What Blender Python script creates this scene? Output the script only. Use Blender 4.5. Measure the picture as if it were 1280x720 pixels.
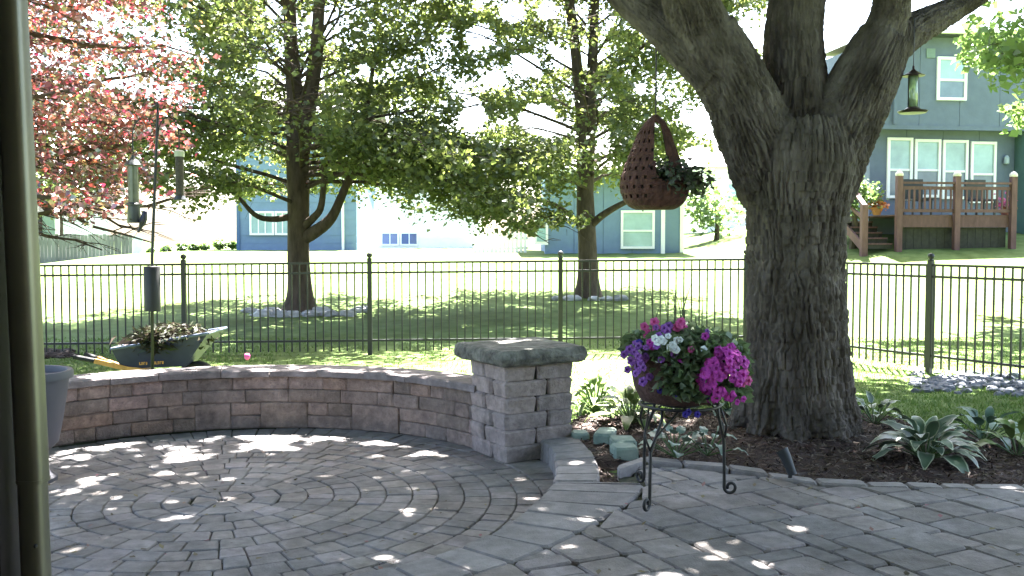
import bpy, bmesh, math, random
import numpy as np
from mathutils import Vector, Matrix
random.seed(7); RNG = np.random.default_rng(7)
sc = bpy.context.scene; COL = sc.collection
for o in list(bpy.data.objects): bpy.data.objects.remove(o)
PI = math.pi
# ------------------------------------------------------------------ camera
F = 1220.0; PITCH = math.atan(59/F); CAMH = 1.45
cam_d = bpy.data.cameras.new('camera'); cam = bpy.data.objects.new('camera', cam_d); COL.objects.link(cam)
cam_d.sensor_width = 36; cam_d.lens = 36*F/1280; cam_d.clip_start = 0.05; cam_d.clip_end = 3000
cam.location = (0, 0, CAMH); cam.rotation_euler = (PI/2-PITCH, 0, 0); sc.camera = cam
# ------------------------------------------------------------------ light
SUN_EL, SUN_AZ = math.radians(62), math.radians(14)      # azimuth from +Y towards +X
S = np.array([math.cos(SUN_EL)*math.sin(SUN_AZ), math.cos(SUN_EL)*math.cos(SUN_AZ), math.sin(SUN_EL)])
w = bpy.data.worlds.new('World'); sc.world = w; w.use_nodes = True
nt = w.node_tree; bg = nt.nodes['Background']; sky = nt.nodes.new('ShaderNodeTexSky')
sky.sky_type = 'NISHITA'; sky.sun_disc = False; sky.sun_elevation = SUN_EL; sky.sun_rotation = SUN_AZ
sky.dust_density = 3.0; sky.air_density = 1.0
nt.links.new(sky.outputs[0], bg.inputs[0]); bg.inputs[1].default_value = 0.05
sl = bpy.data.lights.new('sun', 'SUN'); sl.energy = 5.0; sl.angle = math.radians(0.5); sl.color = (1, .97, .94)
so = bpy.data.objects.new('sun', sl); COL.objects.link(so); so.rotation_euler = Vector(S).to_track_quat('Z', 'Y').to_euler()
sc.view_settings.view_transform = 'Standard'; sc.view_settings.look = 'None'
sc.view_settings.exposure = 4.42; sc.view_settings.gamma = 1
sc.cycles.max_bounces = 7; sc.cycles.diffuse_bounces = 4; sc.cycles.transparent_max_bounces = 8
sc.cycles.sample_clamp_indirect = 6

def ray(px, py):
    x = (px-640)/F; y = (py-360)/F
    return x, math.cos(PITCH)-y*math.sin(PITCH), -math.sin(PITCH)-y*math.cos(PITCH)
def G(px, py, z=0.0):                     # where the line of sight meets height z
    a, b, c = ray(px, py); t = (CAMH-z)/(-c); return Vector((a*t, b*t, z))
def A(px, py, d):                         # point at depth d
    a, b, c = ray(px, py); t = d/b; return Vector((a*t, d, CAMH+c*t))
def sm(t):
    t = np.clip(t, 0, 1); return t*t*(3-2*t)
# ------------------------------------------------------------------ materials
def _n(nt, t, **kw):
    n = nt.nodes.new(t)
    for k, v in kw.items(): setattr(n, k, v)
    return n
def M(name, col, rough=.8, var=.2, scale=8, rnd=0., col2=None, bump=0., bscale=40., spec=.3, metal=0., det=6, stretch=None, huerand=None, trans=0., coat=0., stain=0., sscale=1.3, stint=None, bdist=.01):
    m = bpy.data.materials.new(name); m.use_nodes = True; t = m.node_tree; L = t.links
    b = t.nodes['Principled BSDF']
    b.inputs['Roughness'].default_value = rough; b.inputs['Metallic'].default_value = metal
    b.inputs['Specular IOR Level'].default_value = spec
    if trans: b.inputs['Transmission Weight'].default_value = trans
    if coat: b.inputs['Coat Weight'].default_value = coat
    tc = _n(t, 'ShaderNodeTexCoord'); mp = _n(t, 'ShaderNodeMapping'); L.new(tc.outputs['Object'], mp.inputs[0])
    oi = _n(t, 'ShaderNodeObjectInfo')
    cmb = _n(t, 'ShaderNodeVectorMath', operation='SCALE'); cmb.inputs[0].default_value = (37, 91, 53); L.new(oi.outputs['Random'], cmb.inputs['Scale'])
    L.new(cmb.outputs[0], mp.inputs['Location'])
    if stretch: mp.inputs['Scale'].default_value = stretch
    nz = _n(t, 'ShaderNodeTexNoise'); nz.inputs['Scale'].default_value = scale; nz.inputs['Detail'].default_value = det; nz.inputs['Roughness'].default_value = .62
    L.new(mp.outputs[0], nz.inputs[0])
    rp = _n(t, 'ShaderNodeValToRGB'); rp.color_ramp.elements[0].position = .3; rp.color_ramp.elements[1].position = .7
    c = np.array(col); c1 = c*(1-var); c2 = np.array(col2) if col2 else c*(1+var)
    rp.color_ramp.elements[0].color = (*c1, 1); rp.color_ramp.elements[1].color = (*c2, 1)
    L.new(nz.outputs[0], rp.inputs[0]); out = rp.outputs[0]
    if huerand:
        r2 = _n(t, 'ShaderNodeValToRGB'); e = r2.color_ramp.elements
        for i, h in enumerate(huerand):
            el = e[i] if i < 2 else e.new(1)
            el.position = i/(len(huerand)-1); el.color = (*h, 1)
        L.new(oi.outputs['Random'], r2.inputs[0])
        mx = _n(t, 'ShaderNodeMix', data_type='RGBA', blend_type='MULTIPLY'); mx.inputs[0].default_value = 1
        L.new(out, mx.inputs[6]); L.new(r2.outputs[0], mx.inputs[7]); out = mx.outputs[2]
    if rnd:
        mr = _n(t, 'ShaderNodeMapRange'); mr.inputs[3].default_value = 1-rnd; mr.inputs[4].default_value = 1+rnd
        L.new(oi.outputs['Random'], mr.inputs[0])
        mx = _n(t, 'ShaderNodeVectorMath', operation='SCALE'); L.new(out, mx.inputs[0]); L.new(mr.outputs[0], mx.inputs['Scale']); out = mx.outputs[0]
    if stain:
        ge = _n(t, 'ShaderNodeNewGeometry'); n3 = _n(t, 'ShaderNodeTexNoise'); n3.inputs['Scale'].default_value = sscale; n3.inputs['Detail'].default_value = 6; n3.inputs['Roughness'].default_value = .65
        L.new(ge.outputs['Position'], n3.inputs[0]); r3 = _n(t, 'ShaderNodeValToRGB'); e = r3.color_ramp.elements; e[0].position = .36; e[1].position = .62
        c0 = np.array(stint if stint else (1, 1, 1))*(1-stain); e[0].color = (*c0, 1); e[1].color = (1+stain*.35,)*3+(1,)
        L.new(n3.outputs[0], r3.inputs[0]); mx = _n(t, 'ShaderNodeMix', data_type='RGBA', blend_type='MULTIPLY'); mx.inputs[0].default_value = 1
        L.new(out, mx.inputs[6]); L.new(r3.outputs[0], mx.inputs[7]); out = mx.outputs[2]
    L.new(out, b.inputs['Base Color'])
    if bump:
        n2 = _n(t, 'ShaderNodeTexNoise'); n2.inputs['Scale'].default_value = bscale; n2.inputs['Detail'].default_value = 5
        L.new(mp.outputs[0], n2.inputs[0]); bp = _n(t, 'ShaderNodeBump'); bp.inputs['Strength'].default_value = bump; bp.inputs['Distance'].default_value = bdist
        L.new(n2.outputs[0], bp.inputs['Height']); L.new(bp.outputs[0], b.inputs['Normal'])
    return m
def LEAF(name, cols, trans=.5, rough=.5, gloss=.06):
    m = bpy.data.materials.new(name); m.use_nodes = True; t = m.node_tree; L = t.links; t.nodes.clear()
    o = _n(t, 'ShaderNodeOutputMaterial'); g = _n(t, 'ShaderNodeNewGeometry'); r = _n(t, 'ShaderNodeValToRGB')
    e = r.color_ramp.elements
    for i, h in enumerate(cols):
        el = e[i] if i < 2 else e.new(1)
        el.position = i/(len(cols)-1); el.color = (*h, 1)
    L.new(g.outputs['Random Per Island'], r.inputs[0])
    d = _n(t, 'ShaderNodeBsdfDiffuse'); tr = _n(t, 'ShaderNodeBsdfTranslucent'); L.new(r.outputs[0], d.inputs[0])
    hs = _n(t, 'ShaderNodeHueSaturation'); hs.inputs['Saturation'].default_value = 1.1; hs.inputs['Value'].default_value = 1.5; L.new(r.outputs[0], hs.inputs['Color']); L.new(hs.outputs[0], tr.inputs[0])
    mx = _n(t, 'ShaderNodeMixShader'); mx.inputs[0].default_value = trans; L.new(d.outputs[0], mx.inputs[1]); L.new(tr.outputs[0], mx.inputs[2])
    gl = _n(t, 'ShaderNodeBsdfGlossy'); gl.inputs['Roughness'].default_value = rough; gl.inputs[0].default_value = (.9, .95, .9, 1)
    m2 = _n(t, 'ShaderNodeMixShader'); m2.inputs[0].default_value = gloss; L.new(mx.outputs[0], m2.inputs[1]); L.new(gl.outputs[0], m2.inputs[2])
    L.new(m2.outputs[0], o.inputs[0]); return m
def GLASS(name, col=(.2, .3, .32), rough=.08):
    return M(name, col, rough=rough, var=.25, scale=1.2, spec=.8)
# ------------------------------------------------------------------ mesh helpers
def wloc(o):
    v = Vector((0, 0, 0))
    while o: v = v+o.location; o = o.parent
    return v
def link(o, parent=None):
    COL.objects.link(o)
    if parent: o.parent = parent
    return o
def fast(name, V, Fc, mat, parent=None, smooth=False, local=False):
    V = np.asarray(V, np.float64); Fc = np.asarray(Fc, np.int32)
    if parent and not local: V = V-np.array(wloc(parent))
    me = bpy.data.meshes.new(name); n, k = Fc.shape
    me.vertices.add(len(V)); me.vertices.foreach_set('co', V.astype(np.float32).ravel())
    me.loops.add(n*k); me.loops.foreach_set('vertex_index', Fc.ravel())
    me.polygons.add(n); me.polygons.foreach_set('loop_start', np.arange(0, n*k, k, dtype=np.int32))
    me.polygons.foreach_set('loop_total', np.full(n, k, np.int32))
    if smooth: me.polygons.foreach_set('use_smooth', np.ones(n, bool))
    me.update(calc_edges=True); me.validate()
    if mat: me.materials.append(mat)
    return link(bpy.data.objects.new(name, me), parent)
class MB:
    def __init__(s): s.v = []; s.f = []
    def poly(s, pts):
        i = len(s.v); s.v += [tuple(p) for p in pts]; s.f.append(list(range(i, i+len(pts)))); return s
    def box(s, c, d, rz=0., tilt=None):
        i = len(s.v); ca, sa = math.cos(rz), math.sin(rz)
        for z in (-1, 1):
            for x, y in ((-1, -1), (1, -1), (1, 1), (-1, 1)):
                p = Vector((x*d[0]/2, y*d[1]/2, z*d[2]/2))
                if tilt: p = tilt @ p
                s.v.append((c[0]+p.x*ca-p.y*sa, c[1]+p.x*sa+p.y*ca, c[2]+p.z))
        s.f += [[i+a for a in q] for q in ((3, 2, 1, 0), (4, 5, 6, 7), (0, 1, 5, 4), (1, 2, 6, 5), (2, 3, 7, 6), (3, 0, 4, 7))]; return s
    def bar(s, p, q, r, n=6, r2=None): return s.tube([p, q], [r, r2 if r2 is not None else r], n)
    def beam(s, p, q, wd, ht, up=(0, 0, 1)):
        p, q = Vector(p), Vector(q); d = (q-p).normalized(); u = Vector(up); a = d.cross(u)
        if a.length < 1e-4: a = d.cross(Vector((0, 1, 0)))
        a.normalize(); u = a.cross(d); i = len(s.v)
        for e in (p, q):
            for x, y in ((-1, -1), (1, -1), (1, 1), (-1, 1)): s.v.append(tuple(e+a*x*wd/2+u*y*ht/2))
        s.f += [[i+k for k in f] for f in ((0, 1, 2, 3), (7, 6, 5, 4), (1, 0, 4, 5), (2, 1, 5, 6), (3, 2, 6, 7), (0, 3, 7, 4))]; return s
    def tube(s, path, rad, n=6, cap=True):
        path = [Vector(p) for p in path]
        if not hasattr(rad, '__len__'): rad = [rad]*len(path)
        i0 = len(s.v); ref = None
        for k, p in enumerate(path):
            d = (path[min(k+1, len(path)-1)]-path[max(k-1, 0)]).normalized()
            if ref is None:
                ref = d.cross(Vector((0, 0, 1)))
                if ref.length < .1: ref = d.cross(Vector((1, 0, 0)))
            ref = (ref-d*ref.dot(d)).normalized(); b = d.cross(ref)
            for j in range(n):
                a = 2*PI*j/n; s.v.append(tuple(p+(ref*math.cos(a)+b*math.sin(a))*rad[k]))
        for k in range(len(path)-1):
            for j in range(n):
                a = i0+k*n+j; b_ = i0+k*n+(j+1) % n; s.f.append([a, b_, b_+n, a+n])
        if cap: s.f.append([i0+j for j in range(n)][::-1]); e = i0+(len(path)-1)*n; s.f.append([e+j for j in range(n)])
        return s
    def lathe(s, prof, c=(0, 0, 0), n=20, cap=True):
        i0 = len(s.v)
        for r, z in prof:
            for j in range(n): a = 2*PI*j/n; s.v.append((c[0]+r*math.cos(a), c[1]+r*math.sin(a), c[2]+z))
        for k in range(len(prof)-1):
            for j in range(n):
                a = i0+k*n+j; b = i0+k*n+(j+1) % n; s.f.append([a, b, b+n, a+n])
        if cap: s.f.append([i0+j for j in range(n)][::-1]); e = i0+(len(prof)-1)*n; s.f.append([e+j for j in range(n)])
        return s
    def blob(s, c, r, n=8, m=6, jit=.15, seed=0):
        R = random.Random(seed); i0 = len(s.v); r = r if hasattr(r, '__len__') else (r, r, r)
        s.v.append((c[0], c[1], c[2]-r[2]))
        for k in range(1, m):
            a = -PI/2+PI*k/m
            for j in range(n):
                b = 2*PI*(j+.5*(k % 2))/n; q = 1+R.uniform(-jit, jit)
                s.v.append((c[0]+r[0]*q*math.cos(a)*math.cos(b), c[1]+r[1]*q*math.cos(a)*math.sin(b), c[2]+r[2]*q*math.sin(a)))
        s.v.append((c[0], c[1], c[2]+r[2])); t = len(s.v)-1
        for j in range(n):
            s.f.append([i0, i0+1+(j+1) % n, i0+1+j]); e = i0+1+(m-2)*n; s.f.append([t, e+j, e+(j+1) % n])
        for k in range(m-2):
            for j in range(n):
                a = i0+1+k*n+j; b = i0+1+k*n+(j+1) % n; s.f.append([a, b, b+n, a+n])
        return s
    def slab(s, pts, z0, z1, ch=.012, corner=0., jit=0., bottom=False):      # prism over a footprint with a chamfered top
        P = [Vector((p[0], p[1])) for p in pts]; n = len(P)
        if corner:
            Q = []
            for i, p in enumerate(P):
                a, b = P[i-1]-p, P[(i+1) % n]-p
                for e in (a, b): Q.append(p+e.normalized()*min(corner*random.uniform(.6, 1.4), e.length*.4))
            P = Q; n = len(P)
        c = sum(P, Vector((0, 0)))/n; i = len(s.v)
        tx, ty = random.uniform(-jit, jit), random.uniform(-jit, jit)
        def zz(p): return tx*(p.x-c.x)*8+ty*(p.y-c.y)*8
        for p in P: s.v.append((p.x, p.y, z0))
        for p in P: s.v.append((p.x, p.y, z1-ch+zz(p)))
        for p in P:
            d = c-p; q = p+d*(ch/max(d.length, ch)); s.v.append((q.x, q.y, z1+zz(q)))
        for k in range(n):
            j = (k+1) % n; s.f += [[i+k, i+j, i+n+j, i+n+k], [i+n+k, i+n+j, i+2*n+j, i+2*n+k]]
        s.f.append([i+2*n+k for k in range(n)])
        if bottom: s.f.append([i+k for k in range(n)][::-1])
        return s
    def map(s, fn): s.v = [tuple(fn(p)) for p in s.v]; return s
    def build(s, name, mat, parent=None, smooth=False, local=False, auto=False):
        off = Vector((0, 0, 0)) if (local or not parent) else wloc(parent)
        me = bpy.data.meshes.new(name); me.from_pydata([(v[0]-off.x, v[1]-off.y, v[2]-off.z) for v in s.v], [], s.f)
        if smooth or auto: me.polygons.foreach_set('use_smooth', [True]*len(me.polygons))
        if auto:
            try: me.set_sharp_from_angle(angle=math.radians(40))
            except Exception: pass
        me.update(); me.materials.append(mat); return link(bpy.data.objects.new(name, me), parent)
def tag(o, label, cat, group=None, kind=None):
    if label: o['label'] = label
    if cat: o['category'] = cat
    if group: o['group'] = group
    if kind: o['kind'] = kind
    return o
def thing(name, label, cat, loc, group=None, rz=0):
    o = bpy.data.objects.new(name, None); o.empty_display_size = .1; link(o); o.location = loc; o.rotation_euler = (0, 0, rz)
    return tag(o, label, cat, group)
def struct(o): o['kind'] = 'structure'; return o
def stuff(o): o['kind'] = 'stuff'; return o
def inst(o, loc, parent=None, rot=None, scale=None):
    c = o.copy(); link(c, parent); c.location = loc
    if rot is not None: c.rotation_euler = rot
    if scale is not None: c.scale = scale if hasattr(scale, '__len__') else (scale,)*3
    return c
# leaves: (n,4) folded quads
def leafquads(P, size, up=.6, droop=.25, wide=.36, rng=RNG, fold=.12, dirs=None):
    n = len(P); a = rng.uniform(0, 2*PI, n); d = np.stack([np.cos(a), np.sin(a), rng.normal(-droop, .35, n)], 1)
    if dirs is not None: d = d*.6+dirs
    d /= np.linalg.norm(d, axis=1)[:, None]
    nn = rng.normal(0, 1, (n, 3))*(1-up)+np.array([0, 0, up]); w_ = np.cross(nn, d); w_ /= np.linalg.norm(w_, axis=1)[:, None]+1e-9
    u = np.cross(d, w_); s = (size*rng.uniform(.5, 1.45, n))[:, None]
    V = np.stack([P, P+d*s*.45+w_*s*wide+u*s*fold, P+d*s-u*s*fold, P+d*s*.45-w_*s*wide+u*s*fold], 1).reshape(-1, 3)
    return V, np.arange(4*n).reshape(-1, 4)
# ------------------------------------------------------------------ palette
m_paver = M('paver_concrete', (.232, .217, .208), .85, .26, 14, .16, stain=.32, sscale=2.2, stint=(1, .97, .93), bump=.5, bscale=110, huerand=[(1, .97, .95), (.95, .96, 1.0), (1.05, 1.0, .95), (.97, .93, .97)])
m_joint = M('joint_sand', (.042, .040, .030), .95, .4, 7, col2=(.055, .065, .032), bump=.5, bscale=200)
m_curb = M('curb_concrete', (.245, .226, .218), .85, .24, 12, .1, stain=.25, sscale=3, bump=.5, bscale=120)
m_block = M('tumbled_block', (.215, .17, .147), .9, .34, 16, .2, stain=.35, sscale=3.5, bump=.9, bscale=60, bdist=.015, huerand=[(1.05, 1, .92), (.92, .95, 1), (1.08, .96, .88), (.95, .93, .93), (1.0, .92, .95)])
m_pblock = M('pillar_block', (.285, .24, .22), .9, .3, 16, .06, stain=.22, sscale=5, bump=.9, bscale=60, bdist=.015, huerand=[(1, 1, 1), (.97, .97, 1), (1.02, .98, .96)])
m_cap = M('cap_stone', (.11, .105, .092), .9, .4, 14, .1, col2=(.26, .255, .22), bump=1., bscale=35, bdist=.02, stain=.4, sscale=9)
m_wcap = M('wall_cap', (.18, .155, .15), .9, .3, 10, .12, stain=.35, sscale=4, bump=.8, bscale=70)
m_mulch = M('mulch', (.038, .023, .019), .95, .5, 25, bump=1., bscale=60)
m_chip = M('mulch_chip', (.075, .045, .033), .9, .5, 6, bump=.3)
m_lawn = M('lawn', (.082, .130, .038), .9, .3, 3, col2=(.122, .168, .062), stain=.22, sscale=.5, stint=(1, .95, .8), bump=.6, bscale=50, det=9, spec=.05)
m_black = M('black_iron', (.012, .012, .013), .45, .2, spec=.5)
m_bark = M('bark', (.095, .076, .064), .95, .35, 7, col2=(.175, .15, .132), bump=1., bscale=42, bdist=.02, spec=.1, stain=.35, sscale=4, stint=(1, 1, .95), stretch=(1, 1, .22))
m_bark2 = M('bark_far', (.075, .058, .048), .95, .35, 12, bump=.8, bscale=30, spec=.1, stretch=(1, 1, .3))
m_maple = LEAF('maple_leaf', [(.055, .074, .024), (.085, .108, .032), (.135, .15, .045), (.072, .094, .038)], .6, gloss=.05)
m_shade = LEAF('shade_leaf', [(.04, .07, .02), (.06, .10, .025), (.08, .12, .03)], .4)
m_red = LEAF('red_leaf', [(.13, .018, .035), (.09, .012, .028), (.30, .06, .05), (.08, .10, .04), (.36, .14, .13), (.07, .02, .03), (.07, .10, .04), (.24, .045, .055), (.28, .08, .08)], .45, rough=.35, gloss=.17)
m_bright = LEAF('light_leaf', [(.08, .13, .04), (.11, .16, .05), (.07, .11, .035)], .5)
m_grass = LEAF('grass_blade', [(.07, .125, .030), (.095, .15, .040), (.125, .17, .06)], .3, gloss=.015)
CX, CY = -1.63, 5.42                       # centre of the circular patio

# ================================================================== TERRAIN
def terr(x, y):
    x = np.asarray(x, float); y = np.asarray(y, float)
    h = 1.1-.7*sm((-11-x)/7)+.95*sm((x-5)/5)
    z = sm((y-14)/18)*h
    z = z+.085*sm((x-.2)/.4)*sm((9.5-y)/2)
    d = np.hypot(x-CX, y-CY)
    return z-.16*(1-sm((d-2.05)/.2))
def tz(x, y): return float(terr(x, y))
def axis(lo, hi, step, far):
    a = list(np.arange(lo, hi+1e-6, step)); p, s_ = lo, step
    left = []
    while p > -far: s_ *= 1.35; p -= s_; left.append(p)
    p, s_ = hi, step; right = []
    while p < far: s_ *= 1.35; p += s_; right.append(p)
    return np.array(left[::-1]+a+right)
xs = axis(-8, 8, .22, 900); ys = axis(0, 24, .22, 900)
X, Y = np.meshgrid(xs, ys); Z = terr(X, Y)+np.random.default_rng(3).normal(0, .008, X.shape)*(np.hypot(X-CX, Y-CY) > 2.3)
nx, ny = len(xs), len(ys); idx = np.arange(nx*ny).reshape(ny, nx)
lawn = struct(fast('lawn', np.stack([X, Y, Z], -1).reshape(-1, 3), np.stack([idx[:-1, :-1], idx[:-1, 1:], idx[1:, 1:], idx[1:, :-1]], -1).reshape(-1, 4), m_lawn, smooth=True))

# ================================================================== CIRCULAR PATIO
patio = struct(MB().lathe([(2.12, -.07), (2.12, -.022)], (CX, CY, 0), 64).build('patio', m_joint))
def visible(x, y, z=0., mg=10):
    d = y*math.cos(PITCH)-(z-CAMH)*math.sin(PITCH)
    if d < .3: return False
    px = 640+F*x/d; v = -((z-CAMH)*math.cos(PITCH)+y*math.sin(PITCH)); py = 360+F*v/d
    return -mg < px-50 and px < 1280+mg and py < 720+mg
RB = [.03]+[.179+.148*k for k in range(0, 12)]+[2.075]
def wall_r(th):                           # inner face of the wall seen from the wall's own centre
    return 1.846
WX, WY = -1.769, 5.659
def rin(th): return float(np.interp(th, [-200, -45, -24, -14, 3, 12.2, 21.8, 30.8, 40], [1.89, 1.89, 1.83, 1.82, 1.88, 1.93, 2.02, 2.10, 2.15]))
def rout(th):
    if th > -4.2: return float(np.interp(th, [-4.2, 9.1, 22, 34.6], [2.10, 2.165, 2.27, 2.44]))
    return float(np.interp(th, [-60, -35, -24.5, -13.8, -4.2], [2.18, 2.18, 2.2, 2.29, 2.36]))
allp = []
for k in range(len(RB)-1):
    r0, r1 = RB[k], RB[k+1]; rm = (r0+r1)/2
    n = 7 if k == 0 else max(8, int(2*PI*rm/.142)); off = random.uniform(0, 6)
    cuts = [off]; 
    for i in range(n): cuts.append(cuts[-1]+random.uniform(.72, 1.28))
    cuts = np.array(cuts); cuts = off+(cuts-off)/(cuts[-1]-off)*2*PI
    for i in range(n):
        a0, a1 = cuts[i], cuts[i+1]; am = (a0+a1)/2; cxp, cyp = CX+rm*math.cos(am), CY+rm*math.sin(am)
        dg = math.degrees(am) % 360; dg = dg-360 if dg > 180 else dg
        if -175 < dg < 38 and rm > rin(dg)+.10: continue
        if math.hypot(cxp-WX, cyp-WY) > 1.95 and 42 < dg: continue
        g = .0026; ga = g/max(rm, .08)
        pts = [(r0+g, a0+ga), (r1-g, a0+ga*.9), (r1-g, am) if k > 1 else None, (r1-g, a1-ga*.9), (r0+g, a1-ga)]
        pts = [(CX+p[0]*math.cos(p[1]), CY+p[0]*math.sin(p[1])) for p in pts if p]
        allp.append((math.hypot(cxp, cyp), cxp, cyp, pts, visible(cxp, cyp)))
allp.sort(key=lambda t: (not t[4], t[0]))
rest = MB()
for i, (d, cxp, cyp, pts, vis) in enumerate(allp):
    zt = random.uniform(-.003, .003)
    if i < 296 and vis: MB().slab(pts, -.05, zt, .006, .010, .003).build('paver', m_paver, patio)
    else: rest.slab(pts, -.05, zt, .008, 0, .003)
stuff(rest.build('paver_field', m_paver, patio))

# ================================================================== STONE CURB OF THE PATIO
ZC = .13
curb = thing('stone_curb', 'low curved stone step of radial blocks between the pillar and the flower stand', 'curb', (.2, 5, 0))
th = 33.
while th > -140:
    st = random.uniform(4.6, 6.4) if th > -5 else random.uniform(5.0, 7.0)
    if th > -4.2 and th-st < -4.2: st = th+4.22
    a0, a1 = th, th-st; g = .12
    pts = []
    for a, r in ((a0-g, rin(a0)), (a0-g, rout(a0-.01)), (a1+g, rout(a1+.01)), (a1+g, rin(a1))):
        pts.append((CX+r*math.cos(math.radians(a)), CY+r*math.sin(math.radians(a))))
    MB().slab(pts[::-1], -.04, ZC+random.uniform(-.004, .003), .012, .015, .002).build('curb_stone', m_curb, curb)
    th -= st

# ================================================================== WALKWAY
EDG = [(.60, 5.55), (.772, 5.80), (1.137, 5.66), (1.532, 5.46), (1.60, 5.36), (1.856, 5.30), (2.239, 5.265), (2.782, 5.22), (5.2, 5.05)]
def edge_y(x): return float(np.interp(x, [p[0] for p in EDG], [p[1] for p in EDG]))
def clip(poly, p, nrm):                    # keep the side where (q-p).n > 0
    out = []
    for i in range(len(poly)):
        a, b = poly[i], poly[(i+1) % len(poly)]
        da = (a[0]-p[0])*nrm[0]+(a[1]-p[1])*nrm[1]; db = (b[0]-p[0])*nrm[0]+(b[1]-p[1])*nrm[1]
        if da > 0: out.append(a)
        if da*db < 0: t = da/(da-db); out.append((a[0]+(b[0]-a[0])*t, a[1]+(b[1]-a[1])*t))
    return out
def area(p): return abs(sum(p[i-1][0]*p[i][1]-p[i][0]*p[i-1][1] for i in range(len(p)))/2)
b = MB()
for i in range(0, 62):
    for j in range(-2, 60):
        x, y = -.9+i*.1, .0+j*.1
        if math.hypot(x+.05-CX, y+.05-CY) > 2.04 and y+.05 < edge_y(x+.05)-.02 and not (x < .62 and y > 5.2+(x-.45)*1.8):
            b.poly([(x, y, ZC-.022), (x+.1, y, ZC-.022), (x+.1, y+.1, ZC-.022), (x, y+.1, ZC-.022)])
walk = struct(b.build('walkway', m_joint))
ang = math.radians(26); ca, sa = math.cos(ang), math.sin(ang); U = .116
grid = {}; wp = []
R2 = random.Random(11)
shapes = [(2, 2), (2, 2), (2, 2), (3, 2), (2, 3), (1, 2), (2, 1), (2, 2)]
for j in range(-26, 66):
    for i in range(-14, 72):
        if (i, j) in grid: continue
        opts = shapes[:]; R2.shuffle(opts); opts.append((1, 1))
        for (a, c) in opts:
            if (a, c) == (1, 1) and R2.random() < .75 and opts[-1] is not opts[0] and any((i+q, j+r) not in grid and (q, r) != (0, 0) for q, r in ((1, 0), (0, 1))): 
                if (i+1, j) not in grid: a, c = 2, 1
                elif (i, j+1) not in grid: a, c = 1, 2
            if all((i+q, j+r) not in grid for q in range(a) for r in range(c)):
                for q in range(a):
                    for r in range(c): grid[(i+q, j+r)] = 1
                wp.append((i, j, a, c)); break
g = .004; fieldrest = MB(); cand = []
for (i, j, a, c) in wp:
    pts = [(i*U+g, j*U+g), ((i+a)*U-g, j*U+g), ((i+a)*U-g, (j+c)*U-g), (i*U+g, (j+c)*U-g)]
    pts = [(x*ca-y*sa-.2, x*sa+y*ca-.4) for x, y in pts]
    mx, my = sum(p[0] for p in pts)/4, sum(p[1] for p in pts)/4
    if mx > 4.4 or my > 6 or mx < -.8 or my < 1.2: continue
    dx, dy = mx-CX, my-CY; d = math.hypot(dx, dy); tg = math.degrees(math.atan2(dy, dx)); rr = (rout(tg) if tg < -4.3 else 2.36)+.008
    pts = clip(pts, (CX+dx/d*rr, CY+dy/d*rr), (dx, dy))
    if len(pts) < 3: continue
    e0 = edge_y(mx-.1); e1 = edge_y(mx+.1); ey = edge_y(mx)-.118
    pts = clip(pts, (mx, ey), (e1-e0, -.2))
    if len(pts) < 3: continue
    pts = clip(pts, (.462, 5.255), (.58, -.31))
    if len(pts) < 3 or area(pts) < .002: continue
    cand.append((math.hypot(mx, my), mx, my, pts, visible(mx, my, ZC)))
cand.sort(key=lambda t: (not t[4], t[0]))
for k, (d, mx, my, pts, vis) in enumerate(cand):
    zt = ZC+random.uniform(-.004, .004)
    if k < 296: MB().slab(pts, ZC-.05, zt, .009, .014, .004).build('paver', m_paver, walk)
    else: fieldrest.slab(pts, ZC-.05, zt, .009, 0, .003)
if fieldrest.v: stuff(fieldrest.build('paver_field', m_paver, walk))
edging = thing('stone_edging', 'single row of grey edging stones along the front of the mulch bed', 'edging', (1.5, 5.4, ZC))
x = .60
while x < 4.8:
    L_ = random.uniform(.14, .26)
    p0, p1 = (x+.004, edge_y(x+.004)), (x+L_-.004, edge_y(x+L_-.004))
    MB().slab([(p0[0], p0[1]-.108), (p1[0], p1[1]-.108), p1, p0], .03, ZC+random.uniform(.004, .012)+(.02 if x < 1.4 else 0), .012, .016, .003).build('edging_stone', m_curb, edging)
    x += L_

from mathutils import noise as mn
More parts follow.
